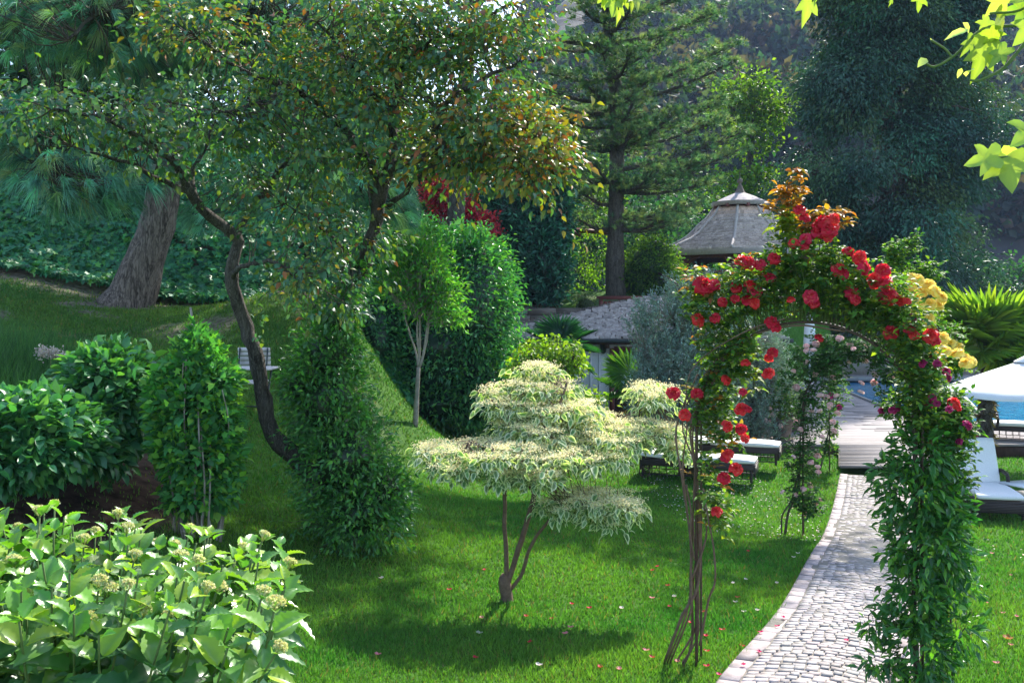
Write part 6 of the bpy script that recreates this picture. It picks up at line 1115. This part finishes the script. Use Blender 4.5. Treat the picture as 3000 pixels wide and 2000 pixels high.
# pots with roses on the deck
def pot(label, px, py, D, s, rose):
    c = np.array([(px - 1500) / F * D, D, ZD]); r_ = thing('flower_pot', label, 'pot', c, 'terracotta pots on the deck'); m_ = MB(); m_.lathe([(.0, .03), (.17 * s, .03), (.19 * s, .1 * s), (.26 * s, .40 * s), (.28 * s, .42 * s), (.285 * s, .48 * s), (.25 * s, .48 * s), (.24 * s, .42 * s), (0.01, .41 * s)], c, 28); build('pot_body', m_, M['terracotta'], r_)
    m_ = MB(); m_.lathe([(.0, .0), (.24 * s, .0), (.27 * s, .05), (.25 * s, .05), (.22 * s, .03), (.0, .03)], c, 28); build('saucer', m_, M['terracotta'], r_); m_ = MB(); m_.lathe([(.01, .43 * s), (.24 * s, .425 * s)], c, 20); build('soil', m_, M['soil'], r_)
    if rose: small_rose(*rose)
pot('weathered terracotta pot with saucer at the near corner of the deck', 2290, 1300, 21.6, 1.0, ('potted_rose', 'pale pink rose growing in the weathered pot at the deck corner', np.array([(2290 - 1500) / F * 21.6, 21.6, ZD + .45]), [(2285, 1200, 21.5, 45, 40, .4, 150), (2270, 1150, 21.5, 50, 30, .3, 90), (2310, 1160, 21.5, 30, 40, .3, 60)], [(*z6(a, b), q / 2.34) for a, b, q in [(620, 1295, 18), (570, 1340, 20), (600, 1345, 16), (670, 1375, 18), (600, 1255, 14), (650, 1180, 14), (775, 1345, 16)]], 'pink', 0, 21.2, RL, [([(2290, 1262, 21.6), (2288, 1220, 21.6), (2280, 1170, 21.6)], [.02, .012])], .07))
pot('smaller dark pot behind the weathered pot, partly hidden by the middle arch', 2330, 1255, 23.2, .95, ('potted_rose', 'leafy rose in the dark pot behind the middle arch', np.array([(2330 - 1500) / F * 23.2, 23.2, ZD + .43]), [(2330, 1180, 23.2, 40, 40, .4, 120), (2320, 1130, 23.2, 40, 30, .3, 60)], [], 'pink', 0, 23, RL, [([(2330, 1232, 23.2), (2328, 1150, 23.2)], [.02, .012])], .07))
# pool ladder rail and the far terrace wall with white benches
m_ = MB(); 
for s in (0, .5): q = W(2637, 1215, 27) + [s * .3, s, 0]; m_.tube(spline([(q[0], q[1], ZD), (q[0], q[1], ZD + .7), (q[0] + .25, q[1], ZD + .85), (q[0] + .5, q[1], ZD + .7), (q[0] + .55, q[1], ZD - .1)], n=5), [.025], 7)
tag(build('pool_ladder', m_, M['greymetal']), 'steel pool ladder handrail on the left edge of the pool', 'ladder')
t_ = thing('poolside_wall', 'low pale wall along the far end of the pool', 'wall', (20, 42.6, ZD)); m_ = MB(); m_.box((22, 42.8, ZD + .45), (20, .4, .9)); build('wall_body', m_, M['stone'], t_, smooth=False); m_ = MB(); m_.box((22, 42.75, ZD + .93), (20.2, .5, .06)); build('coping', m_, M['trim'], t_, smooth=False)
for k, px in enumerate((2795, 2850)):
    q = W(px, 1080, 38.6); r_ = thing('white_bench', ['white slatted bench beyond the pool, left of the palm trunk', 'white slatted bench beyond the pool, hidden partly by the palm crown'][k], 'bench', (q[0], 41.5, ZD), 'white benches beyond the pool')
    m_ = MB(); m_.box((q[0], 41.4, ZD + .45), (1.4, .5, .05)); build('seat', m_, M['white'], r_, smooth=False); m_ = MB()
    for j in range(3): m_.box((q[0], 41.68, ZD + .62 + j * .14), (1.4, .04, .09))
    build('backrest', m_, M['white'], r_, smooth=False)
    for s in (-.65, .65): m_ = MB(); m_.box((q[0] + s, 41.4, ZD + .22), (.06, .5, .44)); build('leg', m_, M['white'], r_, smooth=False)
shrub('poolside_shrub', 'clipped green shrub band beyond the far pool wall', (20, 45, 0), [(2500, 1050, 46, 140, 50, 1.5, 300), (2780, 1040, 46, 160, 60, 1.5, 300), (2960, 1030, 46, 90, 70, 1.5, 200)], [(.05, .12, .04), (.07, .15, .05)], .2, .5, M['soft'], corec=(.03, .06, .02), sig=.25)

# ------------------------------------------------------------------ overhanging vine sprays close to the camera
def sprig(label, stems, lvs, cat='vine'):
    p_ = PX(stems[0][0])[0]; root = thing('vine_spray', label, cat, p_, 'leafy vine sprays hanging into the frame'); st = MB(); lf = MB()
    for s_, r in stems: st.tube(spline(PX(s_), n=6), r, 6, bump=.05)
    o_ = [(0, 0), (-.16, -.12), (-.38, -.13), (-.58, .0), (-.53, .14), (-.37, .27), (-.50, .38), (-.60, .50), (-.68, .68), (-.48, .65), (-.27, .60), (-.24, .74), (-.13, .93), (0, 1.12)]
    o_ = o_ + [(-x, y) for x, y in o_[::-1][1:-1]]; wt = [.6 if (x, y) == (0, 0) else 0 for x, y in o_]; no = len(o_)
    inner = [(x * .5, .42 + (y - .42) * .5) for x, y in o_]; zf_ = lambda x, y: .10 * abs(x) - .16 * y * y + .035 * math.sin(9 * x + 6 * y)
    sb = T([(0, .42, zf_(0, .42))] + [(x, y, zf_(x, y) - .02) for x, y in inner] + [(x, y, zf_(x, y)) for x, y in o_], [[(0, 1 + k, 1 + (k + 1) % no) for k in range(no)], [(1 + k, 1 + no + k, 1 + no + (k + 1) % no, 1 + (k + 1) % no) for k in range(no)]], [.5] + [.45 if abs(math.hypot(x, y - .42)) > .5 else .0 for x, y in o_] + wt)
    for x0, y0, x1, y1, D, wr, wh in lvs:
        a, b = W(x0, y0, D), W(x1, y1, D + rn() * .04); b = a + (b - a) * (.9 if not wh else 1); L = np.linalg.norm(b - a); c_ = tint(1, [(.30, .42, .13), (.22, .35, .09)] if not wh else [(.55, .62, .30)], .1); leaves(lf, [a], [b - a], [np.array([rn() * .3, -1, .35 + rn() * .3])], L, L * wr, c_, sb if not wh else LEAF8, .0, C2=(.32, .42, .10))
    build('leaves', lf, M['bright'], root); build('stem', st, M['greentwig'], root)
sprig('bright backlit leaf spray with pale young tips reaching in from the upper right corner', [([(3060, 60, 2.6), (3000, 130, 2.6), (2940, 200, 2.6), (2870, 235, 2.6), (2840, 235, 2.6)], [.006, .003]), ([(3060, 60, 2.7), (2980, 75, 2.7), (2880, 85, 2.7), (2800, 160, 2.7), (2740, 195, 2.7), (2710, 185, 2.7)], [.005, .004, .003]), ([(2790, 170, 2.7), (2770, 145, 2.7), (2728, 118, 2.7)], [.003, .003]), ([(3050, -20, 2.6), (2990, 30, 2.6), (2900, 40, 2.6)], [.004, .003])],
      [(2950, -20, 2890, 50, 2.6, .8, 0), (3030, 20, 2925, 35, 2.6, .8, 0), (2900, 60, 2870, 100, 2.7, .9, 0), (2920, 50, 2955, 95, 2.6, .9, 0), (3040, 60, 2975, 130, 2.6, .85, 0), (2890, 120, 2853, 242, 2.65, .6, 0), (2900, 85, 2925, 140, 2.6, .6, 0), (2890, 150, 2910, 200, 2.6, .7, 0), (2950, 140, 2900, 195, 2.6, .5, 0), (2850, 110, 2820, 165, 2.7, .5, 0), (2840, 88, 2768, 110, 2.7, .35, 1), (2820, 66, 2845, 100, 2.7, .5, 1), (2715, 172, 2690, 193, 2.7, .6, 1), (2728, 118, 2726, 112, 2.7, .5, 1), (2818, 200, 2805, 228, 2.7, .5, 1), (3040, -30, 2970, -5, 2.6, .8, 0), (2830, 225, 2850, 195, 2.65, .4, 1)])
sprig('two bright lobed leaves reaching in from the right edge at mid height', [([(3060, 440, 2.5), (2990, 455, 2.5), (2925, 462, 2.5)], [.004, .003])], [(2925, 458, 2822, 475, 2.5, 1.15, 0), (2950, 455, 2965, 555, 2.5, .95, 0), (2985, 450, 2895, 520, 2.55, .8, 0), (3050, 370, 2970, 415, 2.5, .8, 0), (3020, 455, 2985, 500, 2.5, .9, 0)])
sprig('single hanging lobed leaf at the top edge over the giant cypress', [([(2380, -60, 2.6), (2385, -20, 2.6), (2380, 5, 2.6)], [.003, .002]), ([(2640, -60, 2.7), (2690, -20, 2.7)], [.003, .002])], [(2375, -25, 2356, 82, 2.6, .55, 0), (2390, -25, 2393, 15, 2.6, .5, 0), (2615, -10, 2606, 24, 2.7, .5, 0), (2690, -20, 2697, 30, 2.7, .6, 0), (2650, -20, 2650, 3, 2.7, .6, 0)])
sprig('cluster of bright leaves hanging from the top edge above the white pine', [([(1800, -60, 2.9), (1810, 0, 2.9), (1812, 30, 2.9)], [.004, .002])], [(1790, -30, 1758, 22, 2.9, .7, 0), (1770, -25, 1770, 35, 2.9, .6, 0), (1815, 0, 1813, 82, 2.9, .45, 0), (1800, -10, 1790, 45, 2.9, .6, 0), (1830, -20, 1838, 28, 2.9, .7, 0), (1850, -20, 1853, 35, 2.9, .45, 0), (1865, -20, 1868, 20, 2.9, .4, 0), (1810, -30, 1822, 20, 2.9, .7, 0)])

# ------------------------------------------------------------------ fallen petals and leaves
def petal(name, label, cat, px, py, s, col, grp):
    p_ = hit(px, py); onp = on_path(np.array([p_[0]]), np.array([p_[1]]))[0]; p_[2] += .055 if onp else .03; m_ = MB(); a = rnd() * 6.28; V = []; 
    for i in range(4):
        for j in range(4): u, v = (i - 1.5) / 1.5, (j - 1.5) / 1.5; k = 1 - .35 * (u * u) * (v * v); x, y = u * s * k, v * s * .7 * k; V.append((x * math.cos(a) - y * math.sin(a), x * math.sin(a) + y * math.cos(a), s * .35 * (u * u + .6 * v * v)))
    V = np.array(V); m_.add(V, [np.array([(i * 4 + j, i * 4 + j + 1, (i + 1) * 4 + j + 1, (i + 1) * 4 + j) for i in range(3) for j in range(3)])], col); o = build(name, m_, M['petal'], None, True); o.location = tuple(p_); tag(o, label, cat, grp)
RD, PK, WH = (.60, .02, .06), (.75, .25, .30), (.70, .62, .58)
zz_ = lambda x, y: (1000 + x / 2.34, 1330 + y / 2.34)
for a, b in [(980, 818), (740, 950), (1580, 1050), (1700, 1080), (1268, 1140), (1440, 1158), (920, 1432), (1292, 1325), (2165, 792), (2132, 822), (2238, 927), (2250, 1070), (2130, 1420), (1775, 1500)]: petal('rose_petal', 'red rose petal fallen on the lawn around the foot of the variegated dogwood', 'petal', *zz_(a, b), .026, RD, 'red petals near the dogwood')
for a, b in [(1572, 1218), (1535, 1258), (2130, 1015), (2090, 1385), (2305, 1465), (1905, 1508), (250, 1400), (962, 1152)]: petal('rose_petal', 'pink rose petal fallen on the lawn around the foot of the variegated dogwood', 'petal', *zz_(a, b), .028, PK, 'pink petals near the dogwood')
for a, b in [(1922, 1090), (272, 880), (945, 1262), (1355, 1488), (2282, 1005)]: petal('rose_petal', 'whitish petal fallen on the lawn left of the nearest arch', 'petal', *zz_(a, b), .03, WH, 'white petals left of the nearest arch')
for a, b in [(450, 683), (378, 1005), (270, 1238), (160, 1280), (165, 1380), (410, 1345), (165, 1495), (137, 1112), (55, 1190)]: petal('rose_petal', 'red rose petal fallen on the lawn between the nearest arch post and the path', 'petal', *zb(a, b), .026, RD, 'red petals by the arch post')
for a, b in [(345, 908), (435, 885), (512, 1097), (420, 1112), (762, 725), (645, 908), (790, 700), (362, 1045)]: petal('rose_petal', 'pale petal fallen on the lawn between the nearest arch post and the path', 'petal', *zb(a, b), .026, WH, 'pale petals by the arch post')
for a, b in [(535, 1280), (650, 1235), (1122, 1340), (525, 1410), (415, 1498), (250, 1550), (692, 1170)]: petal('rose_petal', 'pink-red petal lying on the stone path', 'petal', *zb(a, b), .024, (.65, .04, .16), 'petals on the path')
petal('fallen_leaf', 'large brown leaf lying on the sunny lawn at the right edge', 'leaf', *zb(2230, 1300), .05, (.40, .17, .05), None)
for a, b in [(2195, 1120), (2250, 850), (2095, 1040), (2250, 1345), (2150, 1475), (2120, 700), (2290, 1140)]: petal('rose_petal', 'pink petal on the lawn right of the jasmine leg', 'petal', *zb(a, b), .026, PK, 'pink petals right of the jasmine')
m_ = MB(); n = 900; n = 480; x = 2.3 + rnd(n) * 2.2; y = 13 + rnd(n) * 5; P = np.stack([x, y, G(x, y) + .045], -1); P2x = 6 + rnd(350) * 3; P2y = 8.5 + rnd(350) * 4.5; P = np.vstack([P, np.stack([P2x, P2y, G(P2x, P2y) + .045], -1)])
P = P[~on_path(P[:, 0], P[:, 1])]; leaves(m_, P, rn(len(P), 3) * [1, 1, .2], rn(len(P), 3) * .3 + [0, 0, 1], .035, .024, tint(len(P), [(.62, .58, .55), (.60, .50, .50)], .1), LEAF4); tag(build('petal_litter', m_, M['petal'], None, False), 'scatter of tiny pale petals on the lawn by the middle arch', 'petals', kind='stuff')

# ------------------------------------------------------------------ haze
m_ = MB(); ztop = float(HZ.max()) + 12; m_.box((60, 215, (ztop - 12) / 2), (760, 530, ztop + 12))
hm = bpy.data.materials.new('air'); hm.use_nodes = True; nt = hm.node_tree; nt.nodes.remove(nt.nodes['Principled BSDF']); v = nt.nodes.new('ShaderNodeVolumePrincipled')
v.inputs['Color'].default_value = (.50, .66, 1, 1); v.inputs['Density'].default_value = .00032; v.inputs['Anisotropy'].default_value = 0; nt.links.new(v.outputs[0], nt.nodes['Material Output'].inputs['Volume'])
tag(build('haze', m_, hm, None, False), kind='stuff')

# each fallen petal gets a label of its own: its order from left to right among its neighbours
ORD = ['leftmost', 'second from left', 'third from left', 'fourth from left', 'fifth from left', 'sixth from left', 'seventh from left', 'eighth from left', 'ninth from left', 'tenth from left', 'eleventh from left', 'twelfth from left', 'thirteenth from left', 'fourteenth from left']
SH = {'red petals near the dogwood': 'red petal on the lawn around the dogwood foot', 'pink petals near the dogwood': 'pink petal on the lawn around the dogwood foot', 'white petals left of the nearest arch': 'whitish petal on the lawn left of the arch', 'red petals by the arch post': 'red petal on grass between arch post and path', 'pale petals by the arch post': 'pale petal on grass between arch post and path', 'petals on the path': 'pink-red petal lying on the stone path', 'pink petals right of the jasmine': 'pink petal on the lawn right of the jasmine'}
for gname, sh in SH.items():
    for k, o in enumerate(sorted([o for o in sc.objects if o.get('group') == gname], key=lambda o: o.location.x / o.location.y)): o['label'] = sh + ', ' + ORD[k]
